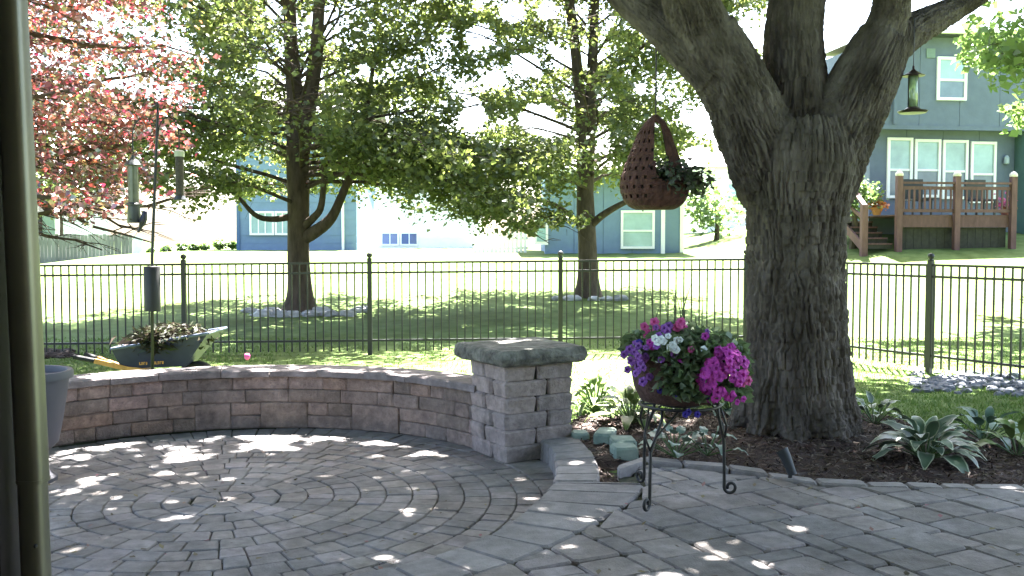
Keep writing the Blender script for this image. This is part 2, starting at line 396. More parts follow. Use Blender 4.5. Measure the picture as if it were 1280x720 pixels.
# ================================================================== SEAT WALL
CH = .101
wall = thing('garden_wall', 'curved low seat wall of tan and mauve tumbled blocks round the patio', 'wall', (WX, WY+1.9, 0))
def wpt(s, r, z):
    a = s/1.846; return (WX+r*math.cos(a), WY+r*math.sin(a), z)
A0, A1 = math.radians(33)*1.846, math.radians(205)*1.846
def wall_block(s0, s1, z0, z1):
    g = .0015; ch = .011; n = 3 if s1-s0 > .2 else 2; jr = random.uniform(-.006, .006); V = []
    b = MB(); cut = random.uniform(.008, .018); rr0 = 1.846-jr
    ss = [s0+g, s0+g+cut]+([ (s0+s1)/2 ] if n == 3 else [])+[s1-g-cut, s1-g]
    zz = [z0+g, z0+g+cut*.7, z1-g-cut*.7, z1-g]
    # front face as grid with dropped rim, then sides going back
    for zi, z in enumerate(zz):
        for si, s in enumerate(ss):
            edge = (zi in (0, len(zz)-1)) + (si in (0, len(ss)-1))
            dr = (0, .007, .016)[edge]+random.uniform(-.003, .003)+.004*mn.noise((s*9, z*12, jr*99)); b.v.append(wpt(s, rr0+dr, z))
    m = len(ss)
    for zi in range(3):
        for si in range(m-1): a = zi*m+si; b.f.append([a, a+m, a+m+1, a+1])
    k = len(b.v); rim = [wpt(ss[0], rr0+.2, zz[0]), wpt(ss[-1], rr0+.2, zz[0]), wpt(ss[-1], rr0+.2, zz[-1]), wpt(ss[0], rr0+.2, zz[-1])]; b.v += rim
    top = 3*m
    b.f += [[k, k+1]+list(range(m-1, -1, -1)), [k+3]+list(range(top, top+m))+[k+2], [k+1, k+2, top+m-1, 2*m+m-1, m+m-1, m-1], [k+3, k, 0, m, 2*m, top], [k+3, k+2, k+1, k]]
    return b
occupied = []
doubles = []
for row in range(4):
    s = A0
    while s < A1:
        hit = [d for d in doubles if d[2] == row and d[0]-.001 <= s < d[1]-.001]
        if hit: s = hit[0][1]; continue
        L_ = random.choice([.15, .2, .24, .3, .34, .4])*random.uniform(.9, 1.1)
        nxt = [d[0] for d in doubles if d[2] == row and d[0] > s]
        if nxt and s+L_ > min(nxt)-.08: L_ = min(nxt)-s
        hgt = 1
        if row in (0, 2) and L_ > .25 and random.random() < .14: hgt = 2; doubles.append((s, s+L_, row+1))
        z0 = row*CH
        wall_block(s, s+L_, z0, z0+CH*hgt).build('block', m_block, wall)
        s += L_
s = A0
while s < A1:
    L_ = random.uniform(.3, .46); b = MB(); gg = .003
    n = 4; V = []
    rads = [1.80+random.uniform(-.012, .008) for _ in range(n+1)]
    for zz, ins in ((.404, .004), (.412, 0), (.448, 0), (.459, .012)):
        for i in range(n+1):
            ss = s+gg+(L_-2*gg)*i/n; b.v.append(wpt(ss, rads[i]+ins+random.uniform(-.003, .003), zz))
        for i in range(n+1):
            ss = s+gg+(L_-2*gg)*(n-i)/n; b.v.append(wpt(ss, 2.13-ins, zz))
    m = 2*(n+1)
    for k in range(3):
        for i in range(m): a = k*m+i; c = k*m+(i+1) % m; b.f.append([a, a+m, c+m, c])
    for i in range(n): a = 3*m+i; c = 3*m+m-1-i; b.f.append([a, c, c-1, a+1])
    b.f.append(list(range(m)))
    b.build('cap_stone', m_wcap, wall); s += L_
# back skin of the wall
b = MB()
N = 50
for i in range(N):
    s0, s1 = A0+(A1-A0)*i/N, A0+(A1-A0)*(i+1)/N
    b.poly([wpt(s0, 2.09, -.05), wpt(s1, 2.09, -.05), wpt(s1, 2.09, .403), wpt(s0, 2.09, .403)])
    b.poly([wpt(s0, 1.872, -.05), wpt(s0, 1.872, .403), wpt(s1, 1.872, .403), wpt(s1, 1.872, -.05)])
b.build('backing', m_joint, wall)

# ================================================================== PILLAR
PC = Vector((-.042, 6.285, 0)); dl = Vector((-.5, .866, 0)); dr_ = Vector((.857, .515, 0)); SL, SR = .50, .54
pillar = thing('stone_pillar', 'square block pillar with a weathered slab cap at the end of the seat wall', 'pillar', PC+(dl*SL+dr_*SR)/2)
PH = .1065
def pbox(u0, u1, v0, v1, z0, z1, ch=.015):
    b = MB(); b.slab([(u0, v0), (u1, v0), (u1, v1), (u0, v1)], z0, z1, ch, .016, .0, True)
    # round the lower rim as well
    n = 8; zlow = z0
    vs = b.v; c = ((u0+u1)/2, (v0+v1)/2)
    for i in range(n):
        x, y, z = vs[i]; d = Vector((c[0]-x, c[1]-y)); L2 = d.length; vs[i] = (x+d.x/L2*ch*.8, y+d.y/L2*ch*.8, z)
    b.v = [tuple(PC+dr_*(p[0]+random.uniform(-.002, .002))+dl*(p[1]+random.uniform(-.002, .002))+Vector((0, 0, p[2]))) for p in vs]
    return b
for k in range(6):
    z0, z1 = k*PH+.002, (k+1)*PH-.002; j = lambda: random.uniform(-.006, .004)
    if k % 2 == 0: cut, cl = .25, .24
    else: cut, cl = .31, .20
    W_ = .2
    if k % 2 == 0:     # long stone on the right face at the corner
        pbox(j(), .33, j(), W_, z0, z1).build('block', m_pblock, pillar); pbox(.336, SR+j(), j(), W_+.05, z0, z1).build('block', m_pblock, pillar)
        pbox(j(), W_, W_+.006, SL+j(), z0, z1).build('block', m_pblock, pillar); pbox(W_+.006, SR+j(), W_+.06, SL, z0, z1).build('block', m_pblock, pillar)
    else:
        pbox(j(), .24, j(), .3, z0, z1).build('block', m_pblock, pillar); pbox(.246, SR+j(), j(), .22, z0, z1).build('block', m_pblock, pillar)
        pbox(j(), .24, .306, SL+j(), z0, z1).build('block', m_pblock, pillar); pbox(.246, SR+j(), .226, SL, z0, z1).build('block', m_pblock, pillar)
pbox(.03, SR-.03, .03, SL-.03, 0, 6*PH-.01).build('core', m_joint, pillar)
b = MB(); n = 40; lv = [(6*PH, -.02), (6*PH+.014, 0), (6*PH+.05, .008), (6*PH+.084, -.002), (6*PH+.103, -.02)]
R3 = random.Random(4)
base = []
for i in range(n):
    t = 4*i/n; e = int(t); f = t-e; o = .07
    c4 = [(-o, -o), (SR+o, -o), (SR+o+.05, SL+o+.10), (-o, SL+o+.06)]
    p, q = c4[e], c4[(e+1) % 4]; base.append(((p[0]+(q[0]-p[0])*f), (p[1]+(q[1]-p[1])*f)))
for z, ins in lv:
    for i, (u, v) in enumerate(base):
        d = Vector((u-SR/2, v-SL/2)); d.normalize(); r = ins+R3.uniform(-.008, .008)
        if i % 10 == 0: r -= .02
        p = PC+dr_*(u+d.x*r)+dl*(v+d.y*r); b.v.append((p.x, p.y, z+R3.uniform(-.003, .003)))
for k in range(len(lv)-1):
    for i in range(n): a = k*n+i; c = k*n+(i+1) % n; b.f.append([a, c, c+n, a+n])
b.f.append(list(range(n))[::-1]); b.f.append([(len(lv)-1)*n+i for i in range(n)])
b.build('cap_slab', m_cap, pillar)

# ================================================================== MULCH BED
MP = [(.43, 5.15), (.50, 5.4), (.50, 5.9), (.47, 6.3), (.40, 6.7), (.42, 7.1), (.52, 7.35), (1.1, 7.55), (1.83, 7.7), (2.5, 7.6), (2.85, 7.3), (3.15, 6.8), (3.5, 6.45), (4.4, 6.2), (4.6, 5.08), (2.8, 5.2), (1.9, 5.28), (1.6, 5.34), (1.53, 5.44), (1.14, 5.64), (.80, 5.70), (.66, 5.46)]
def inside(x, y, P=MP):
    c = False; j = len(P)-1
    for i in range(len(P)):
        if (P[i][1] > y) != (P[j][1] > y) and x < (P[j][0]-P[i][0])*(y-P[i][1])/(P[j][1]-P[i][1])+P[i][0]: c = not c
        j = i
    return c
TX, TY = 1.97, 6.75
def mz(x, y): return .112-.028*float(sm((.9-x)/.2)*sm((5.9-y)/.15))+.05*math.exp(-((x-TX)**2+(y-TY)**2)/.5)
b = MB(); gs = .05; idm = {}
from mathutils import noise as mn
def mv(i, j):
    if (i, j) not in idm:
        x, y = .2+i*gs, 5.0+j*gs; idm[(i, j)] = len(b.v); b.v.append((x, y, mz(x, y)+.02*mn.noise((x*6, y*6, 0))+.012*mn.noise((x*22, y*22, 3))))
    return idm[(i, j)]
for i in range(95):
    for j in range(58):
        if inside(.2+(i+.5)*gs, 5.0+(j+.5)*gs): b.f.append([mv(i, j), mv(i+1, j), mv(i+1, j+1), mv(i, j+1)])
mulch = struct(b.build('mulch_bed', m_mulch, smooth=True))
V, Fq = [], []
R4 = random.Random(5); n = 0
while n < 9000:
    x, y = R4.uniform(.4, 4.5), R4.uniform(5.05, 7.75)
    if not inside(x, y): continue
    if x > 3.4 and R4.random() < .6: continue
    z = mz(x, y)+.02*mn.noise((x*6, y*6, 0))+R4.uniform(0, .012); a = R4.uniform(0, 2*PI); L_ = R4.uniform(.015, .065); wd = R4.uniform(.005, .014); t = R4.gauss(0, .35)
    d = Vector((math.cos(a)*math.cos(t), math.sin(a)*math.cos(t), math.sin(t)))*L_/2; s_ = Vector((-math.sin(a), math.cos(a), R4.uniform(-.5, .5)))*wd/2; u = d.cross(s_).normalized()*wd*.4
    c = Vector((x, y, z)); k = len(V)
    V += [c-d-s_, c+d-s_*.6, c+d+s_*.6, c-d+s_, c-d*.9+u, c+d*.9+u]
    Fq += [[k, k+1, k+5, k+4], [k+3, k+4, k+5, k+2]]; n += 1
stuff(fast('mulch_chips', [tuple(v) for v in V], Fq, LEAF('mulch_chips', [(.045, .026, .022), (.085, .052, .04), (.03, .018, .016), (.17, .13, .105), (.06, .036, .03), (.02, .013, .012)], 0.02, gloss=.03)))

# ================================================================== BIG SHADE TREE
K = 6.75/F
def at(px, py, dd=0.): return A(px, py, 6.75+dd)
tree = thing('shade_tree', 'massive foreground shade tree with deeply furrowed grey bark and spreading limbs', 'tree', (TX, TY, .1))
limbs = {   # name: list of (px,py,depth offset, radius)
 'trunk': [(1003, 600, 0, .50), (1003, 575, 0, .47), (1003, 548, 0, .41), (1000, 510, 0, .375), (997, 450, 0, .352), (995, 380, 0, .338), (995, 320, 0, .335), (996, 260, 0, .355), (998, 210, 0, .40), (1000, 178, 0, .37), (1000, 150, 0, .30)],
 'l0': [(972, 240, 0, .25), (948, 175, -.05, .265), (918, 105, -.1, .235), (880, 45, -.15, .225)],
 'la': [(900, 85, -.12, .22), (850, 45, -.1, .17), (800, 5, 0, .14), (745, -40, .1, .12), (640, -110, .3, .10)],
 'lb': [(890, 65, -.13, .21), (866, 10, -.25, .185), (845, -60, -.5, .16), (800, -200, -1.2, .12), (760, -420, -2.2, .08)],
 'mid': [(998, 200, .05, .26), (994, 110, .08, .225), (992, 40, .1, .20), (1000, -40, .15, .19), (1010, -200, .3, .15), (1020, -480, .6, .09)],
 'r0': [(1022, 240, 0, .25), (1048, 170, -.02, .25), (1078, 105, -.05, .225), (1108, 45, -.05, .185)],
 'ra': [(1095, 75, -.05, .19), (1112, 20, -.1, .13), (1122, -50, -.3, .11), (1160, -200, -.8, .09), (1200, -420, -1.5, .06)],
 'rb': [(1098, 68, -.05, .16), (1145, 36, 0, .12), (1200, 6, .1, .09), (1270, -35, .2, .08), (1420, -100, .5, .06)],
}
def cr(pts, n=6):       # Catmull-Rom resample
    P = [np.array(p, float) for p in pts]; P = [2*P[0]-P[1]]+P+[2*P[-1]-P[-2]]; out = []
    for i in range(1, len(P)-2):
        for k in range(n):
            t = k/n; out.append(.5*((2*P[i])+(-P[i-1]+P[i+1])*t+(2*P[i-1]-5*P[i]+4*P[i+1]-P[i+2])*t*t+(-P[i-1]+3*P[i]-3*P[i+1]+P[i+2])*t**3))
    out.append(P[-2]); return out
paths = {}
b = MB()
for nm, L_ in limbs.items():
    pts = [(*at(px, py, dd), r) for px, py, dd, r in L_]; q = cr(pts); paths[nm] = q
    b.tube([p[:3] for p in q], [p[3] for p in q], 24)
for k in range(9):      # root flares
    a = 2*PI*k/9+.25; R_ = random.uniform(.37, .44)
    pts = [(TX+math.cos(a)*.22, TY+math.sin(a)*.22, .62), (TX+math.cos(a)*.31, TY+math.sin(a)*.31, .30), (TX+math.cos(a)*R_, TY+math.sin(a)*R_, .10), (TX+math.cos(a)*(R_+.10), TY+math.sin(a)*(R_+.10), -.02)]
    b.tube(pts, [.09, .11, .085, .05], 10)
raw = b.build('trunk', m_bark, tree)
md = raw.modifiers.new('r', 'REMESH'); md.mode = 'VOXEL'; md.voxel_size = .0075; md.use_smooth_shade = True
m2 = raw.modifiers.new('s', 'SMOOTH'); m2.factor = .5; m2.iterations = 8
dg = bpy.context.evaluated_depsgraph_get(); ev = raw.evaluated_get(dg); me = bpy.data.meshes.new_from_object(ev)
raw.modifiers.clear(); raw.data = me
if not me.materials: me.materials.append(m_bark)
n = len(me.vertices); co = np.empty(n*3, np.float32); me.vertices.foreach_get('co', co); co = co.reshape(-1, 3).astype(float)
no = np.empty(n*3, np.float32); me.vertices.foreach_get('normal', no); no = no.reshape(-1, 3).astype(float)
wc = co+np.array(wloc(raw))
best = np.full(n, 1e9); uu = np.zeros(n); vv = np.zeros(n); rad = np.zeros(n)
acc = 0
for li, (nm, q) in enumerate(paths.items()):
    along = li*7.3
    for i in range(len(q)-1):
        p, r = q[i][:3], q[i][3]; e = q[i+1][:3]-p; L_ = np.linalg.norm(e); d = e/L_
        t = np.clip(((wc-p)@d)/L_, 0, 1); c = p+t[:, None]*e; rr = r+(q[i+1][3]-r)*t
        ds = np.linalg.norm(wc-c, axis=1)-rr; mk = ds < best
        rv = np.array([0, 1., 0]); a_ = np.cross(d, rv); a_ /= np.linalg.norm(a_); b_ = np.cross(d, a_); of = wc-c
        ang_ = np.arctan2(of@a_, of@b_)
        best = np.where(mk, ds, best); uu = np.where(mk, ang_*.36+li*3.1, uu); vv = np.where(mk, along+t*L_, vv); rad = np.where(mk, rr, rad)
        along += L_
def hsh(i, j, k):
    x = np.sin(i*127.1+j*311.7+k*74.7)*43758.5453; return x-np.floor(x)
def cell(u, v):
    iu, iv = np.floor(u), np.floor(v); f1 = np.full(len(u), 9.); f2 = np.full(len(u), 9.)
    for a in (-1, 0, 1):
        for c in (-1, 0, 1):
            gx, gy = iu+a, iv+c; dx = gx+hsh(gx, gy, 1)-u; dy = gy+hsh(gx, gy, 2)-v; d = np.sqrt(dx*dx+dy*dy)
            f2 = np.where(d < f1, f1, np.minimum(f2, d)); f1 = np.minimum(f1, d)
    return f2-f1
def vn(u, v):
    iu, iv = np.floor(u), np.floor(v); fu, fv = u-iu, v-iv; fu = fu*fu*(3-2*fu); fv = fv*fv*(3-2*fv)
    return (hsh(iu, iv, 5)*(1-fu)+hsh(iu+1, iv, 5)*fu)*(1-fv)+(hsh(iu, iv+1, 5)*(1-fu)+hsh(iu+1, iv+1, 5)*fu)*fv
wu = uu+.022*(vn(uu*14, vv*6)-.5)*2+.012*(vn(uu*40, vv*18)-.5); 
c1 = cell((wu+.02*(vn(uu*3, vv*9)-.5))/.036, (vv+.08*vn(uu*9, vv*3))/.38); c2 = cell(wu/.024+9, vv/.07+4)
mk2 = np.clip((vn(uu*7+3, vv*2.5)-.35)*3, 0, 1); c3 = cell((wu+.03*(vn(uu*4+9, vv*11)-.5))/.055, (vv+.06*vn(uu*8, vv*5))/.17+7)
ridge = np.clip((c1*mk2+c3*.9*(1-mk2))*1.5, 0, 1)**.75
amp = np.interp(wc[:, 2], [0, .3, 2.2, 2.7, 4], [.030, .034, .032, .018, .014])
disp = amp*(ridge-.75)+amp*.35*(np.clip(c2*2, 0, 1)-.6)+.012*(vn(uu*5, vv*2.2)-.5)+.004*(vn(uu*60, vv*40)-.5)
co = co+no*disp[:, None]
me.vertices.foreach_set('co', co.astype(np.float32).ravel()); me.update()

# --- crown of the shade tree, above the frame; gaps are cut in it to let the patches of sun through
PATCH = [(85,573,18,8,0),(110,559,34,5,0),(150,552,45,4,0),(235,571,45,8,0),(335,553,40,10,0),(395,547,22,4,0),(445,550,14,2,0),(174,590,14,4,0),(85,620,22,5,0),(104,600,20,4,0),(235,633,20,5,0),(500,640,30,7,0),(408,692,17,7,0),(505,692,34,7,0),(548,577,24,4,0),(420,575,22,5,0),(552,662,20,4,0),(606,645,18,5,0),(440,697,20,4,0),(200,578,24,3,0),(190,562,18,3,0),(250,552,18,3,0),
 (715,611,13,4,.13),(670,640,26,9,.13),(645,658,22,6,.13),(738,606,16,3,.13),(830,622,11,5,.13),(882,625,12,7,.13),(903,648,14,9,.13),(1060,611,10,5,.13),(1045,637,20,6,.13),(1025,695,20,5,.13),(1240,612,24,5,.13),(1268,620,14,4,.13),(750,700,24,5,.13),(1185,685,18,3,.13),(620,635,12,3,.0),(430,612,8,2,0),(300,622,9,2,0),
 (770,549,24,7,.2),(760,540,10,4,.2),(840,533,50,3,.13),(880,545,20,3,.13),(735,530,20,5,.13),(1160,540,14,4,.4),(1080,505,14,8,.3),(1230,520,12,6,.4),
 (110,470,25,2,.46),(150,465,25,2.5,.46),(195,461,22,2,.46),(250,459,30,1.5,.46),(320,461,30,2,.46),(360,462,25,2,.46),(420,465,40,3,.46),(480,470,40,3,.46),(540,478,40,3,.46),
 (640,432,18,3,.72),(700,428,16,3,.72),(905,470,20,10,.8),(750,505,22,14,.2),(725,515,10,14,.2),(780,500,12,8,.2),(1085,515,16,7,.2),(640,695,30,3,.13),(960,640,12,3,.13),(1110,660,14,3,.13),(1150,635,10,3,.13),(350,600,16,3,0),(250,600,14,3,0),(480,585,16,3,0),(330,680,14,3,0),(580,590,12,3,0)]
PG = []
for px, py, rx, ry, z in PATCH:
    c = G(px, py, z); e = G(px+rx, py, z); f = G(px, py-ry, z); PG.append((c.x, c.y, z, abs(e.x-c.x), max(abs(f.y-c.y), .05)))
def carve(P, grow=-.008, far=True, keep=0.):
    k = np.ones(len(P), bool)
    for cx, cy, z, rx, ry in PG:
        t = (P[:, 2]-z)/S[2]; q = P-S*t[:, None]
        k &= ((q[:, 0]-cx)/(rx+grow))**2+((q[:, 1]-cy)/(ry+grow))**2 > 1
    if far:
        t = P[:, 2]/S[2]; q = P-S*t[:, None]
        lim = np.interp(q[:, 0], [-1, .3, 1.8, 3], [8.3, 8.3, 9.4, 10.2]); k &= q[:, 1] < lim
    return k
def hide_top(P, mg=14):      # leaves that would hang into the open view below the crown
    return (P[:, 2]-CAMH) > P[:, 1]*(.2485+mg/F)
rg = np.random.default_rng(21)
n = 51000; cl = 720
cc = rg.normal(0, 1, (cl, 3)); cc /= np.linalg.norm(cc, axis=1)[:, None]; cc *= rg.uniform(.25, 1, (cl, 1))**.5
cc = cc*np.array([7.6, 6.8, 2.6])+np.array([.6, 4.6, 7.0])
P = cc[rg.integers(0, cl, n)]+rg.normal(0, 1, (n, 3))*np.array([.5, .5, .22])
extra = rg.uniform(-1, 1, (16000, 3))*np.array([6.5, 6.2, .8])+np.array([.3, 4.6, 6.6]); ex2 = rg.normal(0, 1, (9000, 3)); ex2 /= np.linalg.norm(ex2, axis=1)[:, None]; ex2 = ex2*rg.uniform(.2, 1, (9000, 1))*np.array([3.6, 2.6, 1.2])+np.array([5.0, 11.6, 7.2]); P = np.vstack([P, extra, ex2])  # unseen leaf masses added to fill in the shade
P = P[hide_top(P) & carve(P)]
V, Fq = leafquads(P, .17, up=.75, wide=.42, rng=rg)
stuff(fast('crown', V, Fq, m_shade, tree))
b = MB()
for k in range(26):
    a = 2*PI*k/26+random.uniform(-.2, .2); p0 = Vector((1.7+math.cos(a)*.9, 6.0+math.sin(a)*.8, 4.9+random.uniform(0, .8)))
    p1 = Vector((.6+math.cos(a)*random.uniform(4, 7), 4.6+math.sin(a)*random.uniform(4, 6), random.uniform(6.2, 7.6)))
    mid = (p0+p1)/2+Vector((0, 0, .5))
    pts = [p0, mid, p1]
    if all((p.z-CAMH) > p.y*.27 for p in pts): b.tube(pts, [.06, .04, .012], 6)
b.build('branch', m_bark, tree)

# ================================================================== GENERIC BROADLEAF TREE
def grow(name, label, cat, base, trunk, limbs_spec, leafmat, leafsize, nleaf, barkm, group=None, seed=1, cull=None, flat=.22, wide=.4, sub_len=(.7, 1.5), sig=.17, top=None, cullwood=False, thin=False):
    R = random.Random(seed); rg = np.random.default_rng(seed)
    t = thing(name, label, cat, base, group)
    for q in trunk:
        c = cr(q, 5); MB().tube([p[:3] for p in c], [p[3] for p in c], 14).build('trunk', barkm, t, smooth=True)
    bl = MB(); segs = []
    for (p0, az, L_, rise, droop, r) in limbs_spec:
        d = Vector((math.sin(az), math.cos(az), 0)); sd = Vector((d.y, -d.x, 0)); wob = R.uniform(-.25, .25); pts = []
        N = 9
        for i in range(N):
            s = i/(N-1); pts.append(Vector(p0)+d*L_*s+sd*wob*math.sin(s*4)*L_*.15+Vector((0, 0, rise*s-droop*s*s))+Vector((R.uniform(-1, 1), R.uniform(-1, 1), R.uniform(-1, 1)))*.03*L_*s)
        okw = lambda q: (not cullwood) or bool(cull(np.array([tuple(v) for v in q])).all())
        if okw(pts): bl.tube(pts, [r*(1-.9*i/(N-1))+.004 for i in range(N)], 6)
        nsub = int(L_*5)
        for k in range(nsub):
            s = R.uniform(.18, 1); f = s*(N-1); i = min(int(f), N-2); p = pts[i].lerp(pts[i+1], f-i); sgn = 1 if k % 2 else -1
            dd = (d*R.uniform(.2, .9)+sd*sgn*R.uniform(.4, 1)+Vector((0, 0, R.uniform(-.25, .35)))).normalized(); l = R.uniform(*sub_len)*(1.15-.6*s)
            e = p+dd*l+Vector((0, 0, -.12*l)); m = p.lerp(e, .5)+Vector((0, 0, .06*l))
            if okw([p, m, e]): bl.tube([p, m, e], [max(r*.28*(1-s), .008), .007, .003], 4, cap=False)
            segs.append((p, m, e))
            for _ in range(2):
                u = R.uniform(.3, .9); q = p.lerp(e, u); e2 = q+(dd+Vector((R.uniform(-1, 1), R.uniform(-1, 1), R.uniform(-.5, .2)))*.9).normalized()*l*.5
                segs.append((q, q.lerp(e2, .5), e2))
                if okw([q, e2]): bl.tube([q, e2], [.005, .002], 3, cap=False)
    bl.build('branches', barkm, t)
    SG = np.array([[tuple(a), tuple(b), tuple(c)] for a, b, c in segs]); k = rg.integers(0, len(SG), nleaf); u = rg.uniform(.1, 1.08, nleaf)[:, None]
    P = (1-u)**2*SG[k, 0]+2*u*(1-u)*SG[k, 1]+u*u*SG[k, 2]+rg.normal(0, 1, (nleaf, 3))*np.array([sig, sig, sig*.55])
    if top: n_, c_, r_ = top; d_ = rg.normal(0, 1, (n_, 3)); d_ /= np.linalg.norm(d_, axis=1)[:, None]; T_ = d_*rg.uniform(.3, 1, (n_, 1))*np.array(r_)+np.array(c_); P = np.vstack([P, T_[(T_[:, 2]-CAMH) > T_[:, 1]*.262]])  # unseen leaves added above the frame to make the shade solid
    if cull is not None: P = P[cull(P)]
    if thin:
        nz_ = np.array([mn.noise(tuple(q*1.15)) for q in P]); P = P[nz_ < .27]
        d_ = P[:, 1]; px_ = 640+F*P[:, 0]/d_; c_ = 0
        near = np.zeros(len(P), bool)
        for q in trunk[:2]:
            zz_ = [a[2] for a in q]; xx_ = np.interp(P[:, 2], zz_, [a[0] for a in q]); near |= (np.abs(P[:, 0]*base[1]/P[:, 1]-xx_) < .42) & (P[:, 1] < base[1]+.1)
        P = P[~near | (rg.random(len(P)) < .22)]
    V, Fq = leafquads(P, leafsize, up=.55, wide=wide, rng=rg, droop=.35); stuff(fast('crown', V, Fq, leafmat, t)); return t
def limbset(cx, cy, z0, z1, n, R0, seed, prof, tr, rise=1.9, droop=.75):
    R = random.Random(seed); out = []; az = R.uniform(0, 6)
    for i in range(n):
        s = i/(n-1); z = z0+(z1-z0)*s; az += 2.4+R.uniform(-.35, .35); L_ = R0*prof(s)*R.uniform(.8, 1.12)*(1-.2*math.cos(az))
        out.append(((cx+R.uniform(-.1, .1), cy+R.uniform(-.1, .1), z), az, L_, rise*L_*.35*(.5+1.2*s), droop*L_*.32*(1.2-.9*s), tr*(1-.6*s)*R.uniform(.8, 1.1)))
    return out
# maple behind the fence
b1 = A(375, 391, 18.); bz = tz(b1.x, 18.)
def m1(px, py, r, dd=0): p = A(px, py, 18.+dd); return (p.x, p.y, p.z, r)
tr1 = [[(b1.x, 18, bz-.05, .42), (b1.x, 18, bz+.05, .34), m1(375, 365, .235), m1(373, 320, .20), m1(373, 250, .20), m1(372, 190, .21), m1(371, 150, .17), m1(364, 60, .13), m1(362, 0, .11), m1(358, -140, .06)],
       [m1(374, 210, .16), m1(383, 150, .15), m1(395, 70, .125, -.1), m1(400, 0, .10, -.1), m1(420, -150, .05)],
       [m1(375, 300, .13), m1(393, 290, .12, -.1), m1(412, 275, .10, -.2), m1(425, 250, .08, -.2), m1(450, 180, .06, -.3), m1(470, 60, .03, -.3)],
       [m1(376, 285, .10), m1(392, 272, .07, -.2), m1(402, 255, .06, -.3), m1(406, 200, .04, -.5)],
       [m1(370, 270, .07), m1(340, 274, .055, -.2), m1(318, 268, .045, -.4), m1(290, 240, .03, -.6), m1(240, 215, .02, -.8)]]
def below(lim):     # keep the view under the crown open: lim(px) = lowest py
    def f(P):
        d = P[:, 1]*math.cos(PITCH)-(P[:, 2]-CAMH)*math.sin(PITCH); px = 640+F*P[:, 0]/d; py = 360-F*((P[:, 2]-CAMH)*math.cos(PITCH)+P[:, 1]*math.sin(PITCH))/d
        return lim(px, py)
    return f
GAPS = [(600,45,22,17),(590,140,16,22),(640,15,18,14),(395,250,18,10),(475,148,16,9),(340,12,12,10),(330,85,12,10),(455,85,9,8), (672,148,26,20),(690,158,24,14),(660,85,18,10),(655,75,22,10),(685,12,16,13),(880,150,20,18),(870,195,17,15),(905,190,18,30),(850,15,14,12),(800,110,9,9),(930,90,12,10),(720,260,8,9),(770,275,16,10)]
def cull1(P):
    f = below(lambda px, py: py < np.interp(px, [100, 190, 230, 290, 320, 420, 440, 480, 560, 610, 690], [235, 268, 282, 266, 248, 248, 306, 298, 325, 306, 280])+6*np.sin(px*.21))
    gaps = GAPS
    g_ = below(lambda px, py: np.all([((px-a)/c)**2+((py-b)/d)**2 > 1 for a, b, c, d in gaps], axis=0))
    return f(P) & g_(P)
grow('maple_tree', 'green maple with a forked trunk behind the left part of the iron fence', 'tree', (b1.x, 18, bz), tr1,
     limbset(b1.x, 18, 2.1, 8.2, 52, 4.5, 3, lambda s: (1-.75*s**1.6)*(.86+.14*min(1, s*6)), .042)+[((b1.x, 17.9, 2.5+.12*k), math.radians(a_), l_, .5, d_, .042) for k, (a_, l_, d_) in enumerate([(80, 4.6, 1.5), (100, 4.8, 1.3), (120, 4.6, 1.5), (65, 4.2, 1.1), (90, 5.0, .8), (110, 4.9, .7), (135, 4.4, 1.0), (250, 3.8, 1.1), (270, 4.2, 1.0), (290, 3.8, .9), (230, 3.9, .8)])], m_maple, .092, 112000, m_bark2, seed=31, cull=cull1, thin=True, top=(36000, (b1.x-.6, 17.0, 7.8), (5.4, 3.6, 2.0)))
# second tree
b2 = A(735, 372, 20.2); bz2 = tz(b2.x, 20.2)
def m3(px, py, r, dd=0): p = A(px, py, 20.2+dd); return (p.x, p.y, p.z, r)
tr2 = [[(b2.x, 20.2, bz2-.05, .34), (b2.x, 20.2, bz2+.04, .30), m3(735, 345, .22), m3(734, 300, .19), m3(732, 265, .19), m3(731, 230, .17), m3(727, 150, .13), m3(720, 70, .11), m3(712, 0, .10), m3(705, -120, .05)],
       [m3(733, 270, .13), m3(737, 180, .12), m3(740, 90, .11), m3(744, 0, .09), m3(750, -140, .05)],
       [m3(735, 285, .09), m3(752, 270, .075, -.2), m3(775, 256, .06, -.3), m3(810, 240, .04, -.5)],
       [m3(733, 290, .085), m3(715, 272, .06, -.1), m3(690, 255, .05, -.2), m3(640, 245, .03, -.4)]]
def cull2(P):
    f = below(lambda px, py: py < np.interp(px, [540, 620, 690, 720, 760, 800, 850, 880, 910], [255, 282, 262, 235, 235, 262, 250, 285, 240])+6*np.sin(px*.23))
    gaps = GAPS
    g_ = below(lambda px, py: np.all([((px-a)/c)**2+((py-b)/d)**2 > 1 for a, b, c, d in gaps], axis=0))
    return f(P) & g_(P)
grow('shade_tree', 'slim two-stemmed green tree in front of the blue house', 'tree', (b2.x, 20.2, bz2), tr2,
     limbset(b2.x, 20.2, 2.5, 8.5, 44, 3.6, 8, lambda s: (1-.7*s**1.6), .036), m_maple, .092, 76000, m_bark2, seed=44, cull=cull2, thin=True, top=(24000, (b2.x, 19.3, 8.2), (4.2, 2.9, 1.8)))
